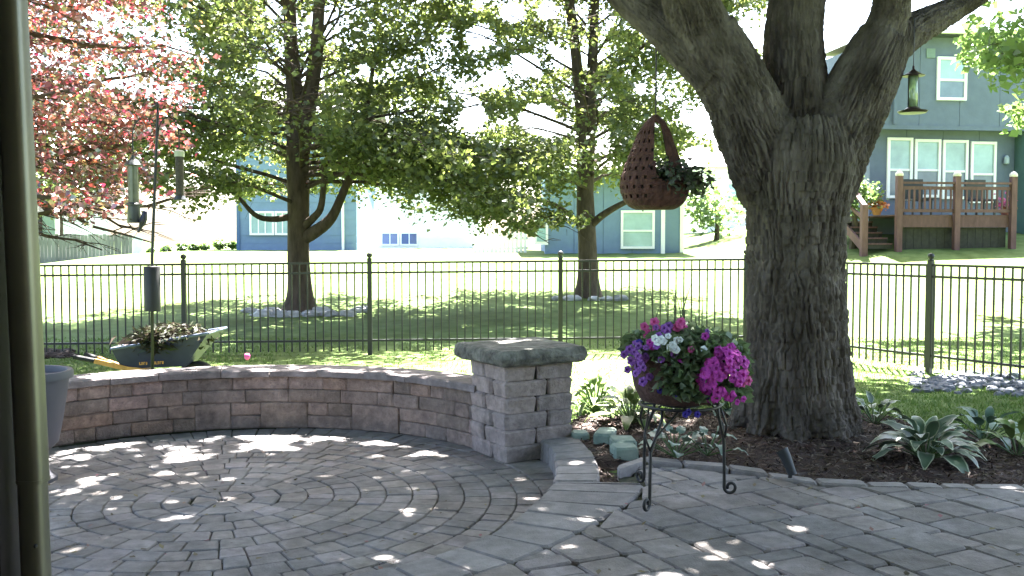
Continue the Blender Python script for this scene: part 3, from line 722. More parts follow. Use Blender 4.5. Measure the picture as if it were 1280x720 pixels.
# red maple on the left, trunk outside the frame
def cullr(P):
    f = below(lambda px, py: (py < np.interp(px, [0, 60, 100, 170, 200, 260, 290], [262, 262, 275, 262, 255, 200, 150])+7*np.sin(px*.3)) & (px < 268+12*np.sin(py*.13)) | (py < -15))
    return f(P) & carve(P, far=False)
rl = []
R5 = random.Random(12)
for i in range(30):
    s = i/29; rl.append(((-6.6, 10.4, 1.5+2.9*s), math.radians(90+R5.uniform(-75, 75)), R5.uniform(2.6, 3.9)*(1-.25*s), R5.uniform(.1, .9), R5.uniform(.1, .6), .05))
for i in range(10): rl.append(((-6.6, 10.4, 1.6+2.4*i/9), math.radians(R5.uniform(180, 360)), R5.uniform(2, 3), .7, .4, .05))
grow('red_maple_tree', 'bronze and red leaved maple reaching in from the left edge above the bird feeders', 'tree', (-6.6, 10.4, 0),
     [[(-6.6, 10.4, -.05, .16), (-6.6, 10.4, 1.2, .11), (-6.5, 10.4, 2.6, .09), (-6.4, 10.4, 4.4, .04)]], rl, m_red, .072, 25000, m_bark2, seed=5, cull=cullr, wide=.33, sub_len=(.5, 1.0), sig=.13, top=(13000, (-5.4, 10.3, 5.0), (4.6, 2.8, 1.0)))
# tree at the right edge
def cullR(P):
    f = below(lambda px, py: (px > np.interp(py, [-20, 40, 75, 100, 130, 170, 225, 240, 260], [1232, 1206, 1200, 1232, 1256, 1264, 1262, 1284, 1300])+7*np.sin(py*.22)) | (py < -20)); return f(P)
rl = limbset(10.4, 17, 3.2, 8.5, 30, 4.3, 6, lambda s: 1-.5*s**2, .06)
grow('leafy_tree', 'light green leafy tree hanging into view at the right edge before the teal house', 'tree', (10.4, 17, tz(10.4, 17)),
     [[(10.4, 17, .1, .3), (10.4, 17, 2.4, .2), (10.4, 17, 5, .14), (10.5, 17, 8.5, .05)]], rl, m_bright, .16, 26000, m_bark2, seed=15, cull=cullR, cullwood=True)

# ================================================================== IRON FENCES
def iron_fence(label, name_loc, P0, P1, posts, z0f, ptop, pick=.1, extend=0, group=None):
    P0, P1 = Vector(P0), Vector(P1); L_ = (P1-P0).length; d = (P1-P0)/L_
    f = thing('iron_fence', label, 'fence', name_loc)
    def at_(s): p = P0+d*s; return p, z0f(p.x)
    ends = sorted(posts)
    for s in ends:
        p, z = at_(s); po = MB().box((p.x, p.y, z+.56+.02), (.055, .055, 1.24), math.atan2(d.y, d.x)).build('post', m_black, f)
        MB().lathe([(.03, 0), (.036, .012), (.015, .02), (.032, .035), (.038, .055), (.03, .078), (.001, .09)], (p.x, p.y, z+1.198), 12).build('finial', m_black, po, smooth=True)
    for a, c in zip(ends[:-1], ends[1:]):
        pa, za = at_(a+.028); pc, zc = at_(c-.028)
        for h in (.165, 1.03, 1.155):
            MB().beam(pa+Vector((0, 0, za+h)), pc+Vector((0, 0, zc+h)), .026, .026).build('rail', m_black, f)
    pm = None; n = int(L_/pick)
    for i in range(n+1):
        s = i*pick
        if min(abs(s-e) for e in ends) < .045: continue
        p, z = at_(s)
        if pm is None: pm = MB().box((0, 0, .59), (.016, .016, 1.12)).build('picket', m_black, f, local=True); pm.location = p+Vector((0, 0, z))-wloc(f); pm.rotation_euler = (0, 0, math.atan2(d.y, d.x))
        else: inst(pm, p+Vector((0, 0, z))-wloc(f), f)
    return f
iron_fence('black iron picket fence running straight across behind the seat wall', (-1, 12.3, 0), (-7.2, 12.3, 0), (3.5, 12.5, 0), [.62, 3.04, 5.39, 7.82, 10.2, 10.7], lambda x: .0085*(x+7.2)-.03, 1.2)
q0, q1 = Vector((3.5, 12.5, 0)), Vector((5.75, 8.55, 0))
iron_fence('black iron picket fence turning towards the camera right of the big trunk', (4.6, 10.6, 0), q0, q1, [0, 2.15, 4.5], lambda x: .03, 1.2)

# ================================================================== GRASS
rg = np.random.default_rng(9); n = 95000
gy = 7.0+(14.5-7.0)*rg.uniform(0, 1, n)**1.3; gx = rg.uniform(-.60, 1.15, n)*gy; kk = (gx < .6*gy) | (rg.random(n) < np.clip(1.15-gx/gy, 0, 1)*1.2); gx, gy = gx[kk], gy[kk]; n = len(gx)
dC = np.hypot(gx-CX, gy-CY); bedm = np.array([inside(a, c) if (.3 < a < 4.7 and c < 7.8) else False for a, c in zip(gx, gy)])
wallm = (np.hypot(gx-WX, gy-WY) < 2.2) | (dC < 2.3) | ((gx > -.4) & (gx < .55) & (gy < 7.3))
k = ~(bedm | wallm); gx, gy = gx[k], gy[k]; n = len(gx); gz = terr(gx, gy)-.005
h = rg.uniform(.02, .045, n); a = rg.uniform(0, 2*PI, n); thin_ = (gy < 9.2) | (gx > 2.6) | (gx < -3) | (rg.random(n) < .3); gx, gy, gz, h, a = gx[thin_], gy[thin_], gz[thin_], h[thin_], a[thin_]; n = len(gx); wv = rg.uniform(.003, .006, n)*(1+gy*.06); ln = rg.normal(0, .02, (n, 2))
B0 = np.stack([gx+np.cos(a)*wv, gy+np.sin(a)*wv, gz], 1); B1 = np.stack([gx-np.cos(a)*wv, gy-np.sin(a)*wv, gz], 1); T = np.stack([gx+ln[:, 0], gy+ln[:, 1], gz+h], 1)
stuff(fast('grass', np.stack([B0, B1, T], 1).reshape(-1, 3), np.arange(3*n).reshape(-1, 3), m_grass))
# ================================================================== HOUSE CORNER AND DOWNSPOUT
m_dark = M('dark_trim', (.022, .016, .017), .6, .3, 5)
m_pipe = M('bronze_pipe', (.165, .16, .125), .4, .12, 4, metal=.75, spec=.5)
t = thing('house_corner', 'near house with its very dark corner board along the left picture edge', 'house', (-1.62, 1.5, 0))
MB().box((-1.50, 2.40, 1.4), (.50, .10, 4.2)).build('corner_board', m_dark, t); MB().box((-1.62, .95, 1.4), (.70, 2.8, 4.19)).build('side_wall', m_dark, t)
m_nside = M('near_siding', (.34, .30, .24), .8, .08, 4)
for k in range(18): MB().box((2.2, -.62+.012*(k % 2), -.1+.28*k+.14), (9.0, .12, .276)).build('siding_board', m_nside, t)  # unseen house wall and eave behind the camera, added to block sky light
MB().box((2.2, -.30, 4.98), (9.4, .75, .12)).build('eave', m_dark, t)
dp = thing('downspout', 'glossy olive bronze downspout with a joint running down the left edge', 'downspout', (-1.2, 2.4, 0))
def pipe(z0, z1, x0, x1, rx, ry):
    b = MB(); N = 24
    for z, x in ((z0, x0), (z1, x1)):
        for j in range(N):
            a = 2*PI*j/N; c, s = math.cos(a), math.sin(a); q = lambda v: math.copysign(abs(v)**.6, v)
            b.v.append((x+rx*q(c), 2.4+ry*q(s), z))
    for j in range(N): k = (j+1) % N; b.f.append([j, k, k+N, j+N])
    b.f.append(list(range(N, 2*N))); return b
def xat(z): return float(np.interp(z, [.55, 2.1], [-1.177, -1.244]))
pipe(.86, 3.2, xat(.86), xat(3.2), .034, .034).build('upper_pipe', m_pipe, dp, smooth=False, auto=True)
pipe(-.02, .87, xat(-.02)-.001, xat(.87)-.001, .031, .031).build('lower_pipe', m_pipe, dp, auto=True)
pipe(.852, .861, xat(.85), xat(.85), .0352, .0352).build('joint_band', m_pipe, dp, auto=True)
MB().blob((xat(.7)+.012, 2.366, .70), .005, 8, 6, 0).build('screw', m_black, dp)

# ================================================================== GREY PLANTER URN
m_pot = M('grey_plastic', (.085, .083, .097), .55, .08, 6, spec=.35); m_soil = M('potting_soil', (.035, .026, .022), .95, .5, 30, bump=1)
u = thing('planter_urn', 'large grey round planter on a narrow pedestal beside the left end of the wall', 'planter', (-2.94, 5.82, 0))
MB().lathe([(.285, .625), (.285, .66), (.279, .672), (.255, .672), (.25, .655), (.252, .60), (.23, .58)], (-2.94, 5.82, 0), 40, False).build('rim', m_pot, u, auto=True)
MB().lathe([(.10, .205), (.17, .21), (.195, .235), (.215, .33), (.24, .48), (.262, .62), (.262, .63)], (-2.94, 5.82, 0), 40).build('bowl', m_pot, u, auto=True)
MB().lathe([(.185, 0), (.185, .025), (.15, .05), (.125, .10), (.13, .16), (.165, .206)], (-2.94, 5.82, 0), 40).build('pedestal', m_pot, u, auto=True)
MB().lathe([(.248, .59), (.2, .605), (.1, .60), (.01, .612)], (-2.94, 5.82, 0), 24).build('soil', m_soil, u, smooth=True)

# ================================================================== BIRD FEEDER POLE
D0 = 8.6; px_m = D0/F
m_feed = M('feeder_tube', (.11, .12, .08), .2, .3, 10, spec=.6); m_fcap = M('feeder_metal', (.045, .05, .055), .4, .2, spec=.5); m_seed = M('seed_mesh', (.06, .05, .04), .7, .5, 60)
pb = A(191, 455, D0); pt = A(197, 133, D0)
pole = thing('feeder_pole', 'tall thin black bird feeder pole with a cylindrical squirrel baffle', 'pole', (pb.x, D0, 0))
MB().tube([(pb.x-.01, D0, -.1), (pb.x+.01, D0, 1.3), (pt.x, D0, pt.z-.06), (pt.x, D0, pt.z)], [.014, .014, .012, .009], 10).build('pole', m_black, pole, smooth=True)
MB().blob((pt.x, D0, pt.z+.01), (.018, .018, .03), 8, 6, 0).build('finial', m_black, pole)
hk = MB()
fa = A(166, 193, D0); fb = A(224, 188, D0)
for f, zz in ((fa, pt.z-.12), (fb, pt.z-.12)):
    sx = 1 if f.x > pt.x else -1; w_ = abs(f.x-pt.x)
    pts = [(pt.x, D0, zz-.14)]+[(pt.x+sx*w_*(.5-.5*math.cos(a)), D0, zz-.14+.17*math.sin(a)) for a in np.linspace(.25, PI*.98, 9)]
    pts.append((f.x, D0, f.z+.03)); pts.append((f.x-sx*.015, D0, f.z+.012)); hk.tube(pts, .006, 6)
hk.build('hook_arm', m_black, pole)
z0, z1 = A(190, 389, D0-.0).z, A(190, 333, D0).z
MB().lathe([(.071, z0), (.071, z1-.006), (.066, z1), (.015, z1+.004)], (pb.x+.006, D0, 0), 24).build('baffle', M('baffle_metal', (.022, .021, .021), .5, .2, 5), pole, auto=True)
f1 = thing('tube_feeder', 'fat tube bird feeder with a conical roof, hanging left of the pole', 'bird feeder', (fa.x, D0, fa.z), 'bird feeders on the pole')
zt = fa.z; H1 = 85*px_m; c = (fa.x, D0, zt)
MB().lathe([(.075, -.10), (.078, -.092), (.05, -.055), (.022, -.035), (.012, -.01), (.006, 0)], c, 20).build('roof', m_fcap, f1, auto=True)
MB().lathe([(.046, -H1+.16), (.046, -.095)], c, 20).build('seed_tube', m_feed, f1, auto=True)
MB().lathe([(.05, -H1+.15), (.072, -H1+.15), (.074, -H1+.165), (.05, -H1+.18)], c, 20).build('collar', m_fcap, f1, auto=True)
MB().lathe([(.055, -H1), (.058, -H1+.01), (.052, -H1+.15)], c, 20).build('base', m_fcap, f1, auto=True)
for a in (0, PI/2, PI, 3*PI/2): MB().bar((c[0]+math.cos(a)*.05, D0+math.sin(a)*.05, zt-H1+.03), (c[0]+math.cos(a)*.105, D0+math.sin(a)*.105, zt-H1+.03), .005).build('perch', m_black, f1)
f2 = thing('tube_feeder', 'slim dark mesh tube bird feeder with a pale top, hanging right of the pole', 'bird feeder', (fb.x, D0, fb.z), 'bird feeders on the pole')
H2 = 62*px_m; c = (fb.x, D0, fb.z)
MB().lathe([(.042, -.055), (.044, -.01), (.03, 0), (.004, .004)], c, 18).build('cap', M('pale_cap', (.42, .44, .34), .5, .1), f2, auto=True)
MB().lathe([(.036, -H2+.04), (.036, -.055)], c, 18).build('mesh_tube', m_seed, f2, auto=True)
MB().lathe([(.05, -H2), (.055, -H2+.008), (.04, -H2+.04)], c, 18).build('tray', m_fcap, f2, auto=True)
# bird
bc = A(178, 276, D0-.03)
bird = tag(MB().tube([bc+Vector((.025, 0, .095)), bc+Vector((.024, 0, .08)), bc+Vector((.02, 0, .06)), bc+Vector((.012, 0, .02)), bc+Vector((0, 0, -.02)), bc+Vector((-.015, 0, -.05)), bc+Vector((-.032, 0, -.085)), bc+Vector((-.04, 0, -.10))], [.006, .019, .023, .030, .029, .018, .013, .011], 10).build('bird', M('blue_black_feathers', (.012, .012, .035), .4, .3, 20, spec=.5), smooth=True), 'small blue-black bird clinging to the base of the fat tube feeder', 'bird')
MB().tube([bc+Vector((.03, 0, .083)), bc+Vector((-.012, 0, .078))], [.006, .001], 6).build('beak', m_black, bird)
wv = MB()
for s_ in (-1, 1): wv.tube([bc+Vector((.016, s_*.026, .04)), bc+Vector((.005, s_*.031, 0)), bc+Vector((-.018, s_*.022, -.06))], [.008, .016, .003], 8)
wv.build('wing', bird.data.materials[0], bird)

# ================================================================== WHEELBARROW
m_tray = M('blue_steel', (.030, .031, .072), .5, .15, 8, spec=.4); m_wood = M('orange_wood', (.50, .25, .07), .6, .2, 20, stretch=(1, 1, .2)); m_rub = M('black_rubber', (.015, .015, .016), .7, .2); m_yel = M('orange_paint', (.55, .26, .06), .6, .1)
wb = thing('wheelbarrow', 'dark blue wheelbarrow heaped with pulled weeds behind the wall', 'wheelbarrow', (-3.3, 9.0, 0))
WBY = 9.0
tl, tr_, bl, br = A(140, 436, WBY-.3), A(259, 417, WBY-.3), A(152, 457, WBY-.2), A(229, 452, WBY-.2)
bl.z -= .03; br.z -= .05
def tray(ins):
    b = MB()
    def q(p, w_, dx, dz): return (p.x+dx, WBY+w_, p.z+dz)
    top = [q(tl, -.32+ins, ins, 0), q(tr_, -.28+ins, -ins, 0), q(tr_, .28-ins, -ins, .0), q(tl, .32-ins, ins, 0)]
    bot = [q(bl, -.20+ins, ins, ins), q(br, -.15+ins, -ins, ins), q(br, .15-ins, -ins, ins), q(bl, .20-ins, ins, ins)]
    i = len(b.v); b.v += top+bot
    for k in range(4): j = (k+1) % 4; b.f.append([k, j, j+4, k+4][::(1 if ins else -1)])
    b.f.append([4, 5, 6, 7][::(1 if ins else -1)]); return b
tray(0).build('tray', m_tray, wb); tray(.006).build('tray_lining', m_tray, wb)
rm = MB(); cs = [(tl.x, WBY-.32, tl.z), (tr_.x, WBY-.28, tr_.z), (tr_.x, WBY+.28, tr_.z), (tl.x, WBY+.32, tl.z)]
for k in range(4): rm.bar(cs[k], cs[(k+1) % 4], .013, 8)
rm.build('rim', M('tray_rim', (.10, .12, .17), .5, .1), wb)
bx, R6 = MB(), random.Random(2)            # worn orange lettering on the tray side, too blurred to read
nrm = (Vector((0, -.20, bl.z))-Vector((0, -.32, tl.z))).normalized()
x = -3.36
for k in range(10):
    if k == 4: x += .03
    w_ = R6.uniform(.012, .018); zc = bl.z+.052+.012*k/10; yy = WBY-.20-(.12)*((zc-bl.z)/(tl.z-bl.z))*.95-.004
    bx.box((x, yy, zc), (w_*.35, .004, .026)); bx.box((x+w_*.45, yy, zc+(.010 if k % 3 else -.010)), (w_*.6, .004, .006))
    if k % 2: bx.box((x+w_*.6, yy, zc), (w_*.3, .0045, .024))
    x += .0195
bx.build('painted_letters', m_yel, wb)
for s_ in (-.2, .2):
    h0 = A(160, 461, WBY+s_); h1 = A(118 if s_ < 0 else 122, 451 if s_ < 0 else 448, WBY+s_*1.4); h2 = A(92 if s_ < 0 else 106, 446 if s_ < 0 else 443, WBY+s_*1.5)
    e = Vector((br.x+.15, WBY+s_*.3, .2)); MB().beam(h1, h0, .034, .042).beam(h0, e, .034, .042).build('handle', m_wood, wb)
    MB().bar(h2, h1, .022, 10).build('grip', m_rub, wb)
    MB().beam((-3.55, WBY+s_, .27), (-3.5, WBY+s_*1.1, .0), .03, .012).beam((-3.2, WBY+s_, .25), (-3.45, WBY+s_*1.1, .01), .03, .012).build('leg', m_black, wb)
wh = MB()
for k in range(24): pass
wh.lathe([(.10, -.04), (.17, -.045), (.19, -.02), (.19, .02), (.17, .045), (.10, .04)], (0, 0, 0), 24).map(lambda p: (br.x+.06+p[0], WBY+p[2], .17+p[1]*.88)).build('wheel', m_rub, wb, auto=True)
rg = np.random.default_rng(77)
q = MB().blob((-3.22, WBY, tl.z+.0), (.36, .24, .09), 14, 8, .25, 3).build('soil', m_soil, wb)
n = 1900; P = np.stack([rg.normal(-3.12, .17, n), rg.normal(WBY-.05, .12, n), rg.uniform(-.0, .13, n)+.545], 1); P[:, 2] -= ((P[:, 0]+3.2)/.42)**2*.08-.06*(P[:, 0]+3.2); P = P[(P[:, 0] > -3.58) & (P[:, 0] < -2.78)]
k = len(P)//12; P[:k, 0] = rg.normal(-3.2, .06, k); P[:k, 1] = WBY-.31; P[:k, 2] -= rg.uniform(0, .10, k)
V, Fq = leafquads(P, .085, up=.35, wide=.14, rng=rg, droop=.2); stuff(fast('weeds', V, Fq, LEAF('dry_weeds', [(.036, .03, .018), (.026, .034, .014), (.045, .034, .026), (.02, .015, .012), (.034, .044, .018)], .2, gloss=.02), wb))  # weed colours darkened in place of the maple's missing shade

# ================================================================== HANGING BASKET
m_rust = M('rusty_wicker', (.075, .033, .027), .8, .5, 30, bump=.8, bscale=70, stretch=(1, 1, .25))
HB = A(818, 262, 6.75); hbz = HB.z; sc_ = 6.75/F
hb = thing('hanging_basket', 'rust brown handbag-shaped basket with square holes, hanging from the big limb', 'planter', HB)
NT, NZ = 72, 52; HT = 117*sc_
zz = np.linspace(0, 1, NZ+1)*HT; th_ = np.linspace(0, 2*PI, NT+1)[:-1]
def prof(z): return np.interp(z, np.array([0, .02, .06, .12, .17, .24, .32, .42, .52, .60, .647])*HT/.647, [.13, .175, .212, .235, .238, .229, .200, .160, .122, .072, .018])
vid = {}; bm_ = MB()
aL, aR = math.radians(203), math.radians(306)
def inc(i, k):
    a = th_[i]; z = zz[k]/HT*.647
    if z < .155: return True
    dl_ = abs((a-aL+PI) % (2*PI)-PI); dr2 = abs((a-aR+PI) % (2*PI)-PI)
    ok = dl_ < np.interp(z, [.155, .22, .40, .60, .64], [1.35, 1.05, .95, .95, 3.2]) or dr2 < np.interp(z, [.155, .2, .3, .58, .64], [.5, .34, .27, .32, 3.2])
    return ok
def hv(i, k):
    i %= NT
    if (i, k) not in vid:
        r = float(prof(zz[k]))+random.uniform(-.004, .004)*(zz[k] < .55); lean = .0 if zz[k] < .3 else .0
        vid[(i, k)] = len(bm_.v); bm_.v.append((HB.x+r*math.cos(th_[i])+.010*max(0, zz[k]-.3), HB.y+r*math.sin(th_[i])*.85, hbz+zz[k]))
    return vid[(i, k)]
for i in range(NT):
    for k in range(NZ):
        z = zz[k]/HT
        if not inc(i, k): continue
        row = int(z*NZ)
        if .10 < z < .86 and k % 5 in (1, 2) and i % 3 == (k//5) % 2 and 145 < math.degrees(th_[i]) < 256: continue
        bm_.f.append([hv(i, k), hv(i+1, k), hv(i+1, k+1), hv(i, k+1)])
bm_.f.append([hv(i, 0) for i in range(NT)][::-1])
body = bm_.build('basket', m_rust, hb); md = body.modifiers.new('t', 'SOLIDIFY'); md.thickness = .012; md.offset = -1
lb = MB()
for i in range(NT):
    for k in range(NZ-3):
        if not inc(i, k): continue
        q4 = []
        for a_, c_ in ((i, k), (i+1, k), (i+1, k+1), (i, k+1)):
            r = max(float(prof(zz[c_]))-.02, .004); q4.append((HB.x+r*math.cos(th_[a_ % NT])+.010*max(0, zz[c_]-.3), HB.y+r*math.sin(th_[a_ % NT])*.85, hbz+zz[c_]))
        lb.poly(q4)
lb.build('lining', m_soil, hb)
lip = [(HB.x+.232*math.cos(a), HB.y+.197*math.sin(a), hbz+.165*HT/.647) for a in np.linspace(math.radians(262), math.radians(300), 8)]
MB().tube(lip, .010, 6).build('lip', m_rust, hb)
top = Vector((HB.x+.005, HB.y, hbz+HT)); limb_z = A(820, 20, 6.75).z
MB().tube([top+Vector((0, 0, -.02)), top+Vector((0, 0, .03)), (HB.x+.005, HB.y, limb_z)], .006, 5).build('hanging_wire', m_black, hb)
n = 900; P = np.stack([rg.normal(HB.x+.12, .075, n), rg.normal(HB.y-.06, .09, n), hbz+.23+rg.normal(0, .05, n)], 1); P[:, 2] -= np.clip(P[:, 0]-HB.x-.16, 0, 1)*.5
V, Fq = leafquads(P, .055, up=.4, wide=.28, rng=rg, droop=.3); stuff(fast('foliage', V, Fq, LEAF('basket_leaf', [(.04, .055, .035), (.06, .085, .045), (.09, .11, .08), (.05, .03, .04)], .35), hb))
n = 130; P = np.stack([HB.x+.22+rg.uniform(0, .16, n), HB.y+rg.normal(-.03, .06, n), hbz+.24+rg.normal(0, .035, n)], 1); P[:, 2] -= (P[:, 0]-HB.x-.24)*.45
V, Fq = leafquads(P, .06, up=.4, wide=.2, rng=rg, droop=.3); stuff(fast('trailing_stems', V, Fq, LEAF('trail_leaf', [(.05, .05, .04), (.06, .08, .04), (.07, .05, .05)], .35), hb))

# ================================================================== GLASS TUBE FEEDER
HF = A(1142, 82, 6.6)
m_clear = M('green_reflection_glass', (.42, .55, .36), .06, .35, 14, spec=.9, trans=.35, stretch=(1, 1, .1)); m_cop = M('dark_copper', (.05, .028, .03), .4, .3, 20, metal=.3)  # clear tube; its green reflection is put into the glass colour
hf = thing('tube_feeder', 'glass tube bird feeder with a dark peaked roof and round tray, beside the big trunk', 'bird feeder', HF)
k = 6.6/F; c = tuple(HF)
MB().lathe([(.073, -13*k), (.075, -12.2*k), (.045, -9.5*k), (.02, -6.5*k), (.008, -4*k), (.008, -1*k), (.004, 0)], c, 24).build('roof', m_cop, hf, auto=True)
MB().lathe([(.029, -52*k), (.029, -13*k)], c, 20).build('glass_tube', m_clear, hf, smooth=True)
for sx in (-1, 1): MB().bar((c[0]+sx*.031, c[1], c[2]-52*k), (c[0]+sx*.031, c[1], c[2]-13*k), .0045).build('side_rod', m_black, hf)
MB().lathe([(.03, -58*k), (.05, -57*k), (.055, -54*k), (.035, -51*k)], c, 20).build('feeding_base', m_cop, hf, auto=True)
MB().lathe([(.02, -59.5*k), (.085, -58.5*k), (.095, -56.5*k), (.098, -56*k), (.094, -55.5*k), (.083, -57.5*k), (.02, -58.3*k)], c, 28).build('tray', M('feeder_tray', (.055, .04, .035), .35, .2, spec=.5), hf, auto=True)
MB().tube([HF, (HF.x, HF.y, A(1142, 22, 6.6).z)], .003, 4).build('hanging_wire', m_black, hf)

# ================================================================== PLANT STAND WITH FLOWERS
SC = Vector((.86, 4.97, ZC))
st = thing('plant_stand', 'black wrought iron three-legged plant stand with scrolled feet on the pavers', 'plant stand', SC)
ft = [(.671, 4.70), (1.098, 4.996), (.713, 5.21)]
ztop = .615
for (fx, fy) in ft:
    d = Vector((fx-SC.x, fy-SC.y, 0)).normalized(); r0 = Vector((fx, fy, 0)); rr = .034
    pts = [Vector((SC.x, SC.y, ztop))+d*.20, Vector((SC.x, SC.y, ztop-.06))+d*.205, r0+Vector((0, 0, .42))-d*.004, r0+Vector((0, 0, .25)), r0+Vector((0, 0, ZC+.07))]
    cc = r0+d*rr+Vector((0, 0, ZC+.046))
    for a in np.linspace(PI, 3.15*PI, 20):
        q = rr*(1-.55*(a-PI)/(2.15*PI)); pts.append(cc+d*q*math.cos(a)+Vector((0, 0, q*math.sin(a))))
    MB().tube([tuple(p) for p in pts], .0085, 8).build('leg', m_black, st, smooth=True)
    b = MB()        # the curled brace near the top of each leg
    for s_ in (-1, 1):
        sd = Vector((-d.y, d.x, 0))*s_
        b.tube([r0+Vector((0, 0, .43)), r0+Vector((0, 0, .50))+sd*.03, Vector((SC.x, SC.y, ztop-.01))+d*.19+sd*.08], .0055, 6)
    b.build('brace', m_black, st, smooth=True)
ring = [(SC.x+.205*math.cos(a), SC.y+.205*math.sin(a), ztop) for a in np.linspace(0, 2*PI, 33)]
MB().tube(ring, .008, 8).tube([(SC.x+.10*math.cos(a), SC.y+.10*math.sin(a), ztop) for a in np.linspace(0, 2*PI, 25)], .006, 6).bar((SC.x-.2, SC.y, ztop), (SC.x+.2, SC.y, ztop), .006).bar((SC.x, SC.y-.2, ztop), (SC.x, SC.y+.2, ztop), .006).build('ring', m_black, st, smooth=True)
fbk = thing('flower_basket', 'overflowing basket of pink, purple and white petunias on the iron stand', 'flower basket', (SC.x, SC.y, ztop+.01))
m_coco = M('coco_liner', (.075, .042, .038), .95, .45, 30, bump=1., bscale=80)
FB = Vector((SC.x+.0, SC.y, ztop+.012))
MB().lathe([(.15, 0), (.20, .012), (.235, .08), (.255, .18), (.265, .255), (.25, .26), (.2, .24), (.01, .245)], FB, 32).build('liner', m_coco, fbk, smooth=True)
n = 3400; a = rg.uniform(0, 2*PI, n); rr = .285*np.sqrt(rg.uniform(0, 1, n)); hgt = .22+.17*np.sqrt(np.clip(1-(rr/.34)**2, 0, 1))*rg.uniform(.35, 1, n)
P = np.stack([FB.x+rr*np.cos(a), FB.y+rr*np.sin(a), FB.z+hgt], 1)
n2 = 600; a2 = rg.normal(math.radians(272), .30, n2); P2 = np.stack([FB.x+.275*np.cos(a2)*rg.uniform(.85, 1.1, n2), FB.y+.27*np.sin(a2)*rg.uniform(.95, 1.15, n2), FB.z+rg.uniform(.06, .30, n2)], 1)
n3 = 500; a3 = rg.normal(math.radians(340), .35, n3); P3 = np.stack([FB.x+.32*np.cos(a3), FB.y+.3*np.sin(a3), FB.z+rg.uniform(.05, .28, n3)], 1)
V, Fq = leafquads(np.vstack([P, P2, P3]), .047, up=.45, wide=.38, rng=rg, droop=.1); stuff(fast('foliage', V, Fq, LEAF('planter_leaf', [(.085, .13, .06), (.13, .18, .09), (.07, .10, .05), (.15, .20, .105)], .45, gloss=.06), fbk))
stm = MB()
for k in range(12):
    x, y = R6.gauss(0, .07), R6.gauss(0, .05); p = FB+Vector((x, y, .38)); e = p+Vector((R6.uniform(-.07, .07), R6.uniform(-.04, .04), R6.uniform(.08, .24))); stm.tube([p, p.lerp(e, .5)+Vector((R6.uniform(-.01, .01), 0, 0)), e], [.003, .0025, .001], 4)
stm.build('tall_stem', M('stem_green', (.07, .09, .05), .8, .2), fbk)
def petunia(name, r):
    b = MB(); N = 15
    b.v.append((0, 0, -.016))
    for j in range(N): a = 2*PI*j/N; b.v.append((r*.4*math.cos(a), r*.4*math.sin(a), 0))
    for j in range(N): a = 2*PI*j/N; q = r*(1+.10*math.cos(5*a)); b.v.append((q*math.cos(a), q*math.sin(a), .003*math.cos(5*a)-.003))
    for j in range(N): k = (j+1) % N; b.f.append([0, 1+j, 1+k]); b.f.append([1+j, 1+N+j, 1+N+k, 1+k])
    return b
FM = {n_: M(n_, c_, .6, .18, 40, .2, spec=.2) for n_, c_ in (('magenta_petal', (.42, .05, .36)), ('pink_petal', (.55, .09, .30)), ('purple_petal', (.22, .08, .36)), ('white_petal', (.65, .70, .75)), ('blue_petal', (.05, .035, .30)))}
proto = {}
def bloom(kind, p, out, r=.024):
    o = proto.get(kind)
    q = Vector(out).to_track_quat('Z', 'Y').to_euler()
    if o is None: o = petunia('bloom', .024).build('bloom', FM[kind], fbk, local=True); proto[kind] = o
    else: o = inst(o, (0, 0, 0), fbk)
    o.location = Vector(p)-wloc(fbk); o.rotation_euler = q; o.scale = (r/.024,)*3
def at2(px, py, d): return A(px, py, d)
for k in range(58):
    while True:
        x, y = R6.uniform(-1, 1), R6.uniform(-1, 1)
        if x*x+y*y < 1: break
    px, py = 903+31*x+8*y*0, 468+33*y-6*x; dep = 4.70-.09*math.sqrt(1-x*x-y*y)+R6.uniform(-.02, .03)
    p = at2(px, py, dep); bloom('magenta_petal', p, (x*.7+R6.uniform(-.3, .3), -1, -y*.7+.2+R6.uniform(-.3, .3)), R6.uniform(.021, .029))
for px, py in ((932, 466), (936, 476), (929, 478)): bloom('pink_petal', at2(px, py, 4.72), (.5, -1, .1))
for k in range(20): bloom('purple_petal', at2(R6.gauss(797, 9), R6.gauss(447, 14), R6.uniform(4.70, 4.82)), (-.6+R6.uniform(-.3, .3), -1, R6.uniform(-.2, .5)), R6.uniform(.018, .025))
for px, py in ((806, 408), (812, 417), (818, 402), (850, 405), (854, 408), (846, 409), (851, 402), (810, 421), (821, 411)): bloom('pink_petal', at2(px, py, 4.86), (R6.uniform(-.5, .5), -1, .5), .024)
for k in range(26): bloom(R6.choice(['purple_petal', 'purple_petal', 'pink_petal', 'magenta_petal', 'white_petal']), at2(R6.uniform(795, 885), R6.uniform(408, 450), R6.uniform(4.66, 4.76)), (R6.uniform(-.5, .5), -1, R6.uniform(0, .8)), R6.uniform(.014, .021))
for k in range(8): bloom('magenta_petal', at2(R6.uniform(870, 930), R6.uniform(430, 505), R6.uniform(4.66, 4.74)), (R6.uniform(-.2, .6), -1, R6.uniform(-.3, .5)), R6.uniform(.016, .024))
for px, py in ((831, 411), (820, 424), (836, 407)): bloom('purple_petal', at2(px, py, 4.84), (-.3, -1, .4), .022)
for px, py in ((819, 423), (826, 424), (822, 427), (841, 431), (845, 437), (838, 434), (829, 426)): bloom('white_petal', at2(px, py, 4.66), (R6.uniform(-.4, .2), -1, .4), .02)
for px, py in ((825, 488), (848, 496), (851, 492), (891, 497), (886, 494), (857, 518), (872, 518), (887, 437), (799, 428), (866, 450), (907, 440), (861, 515)): bloom('blue_petal', at2(px, py, 4.72 if py > 480 else 4.78), (R6.uniform(-.4, .4), -1, .1), .017)

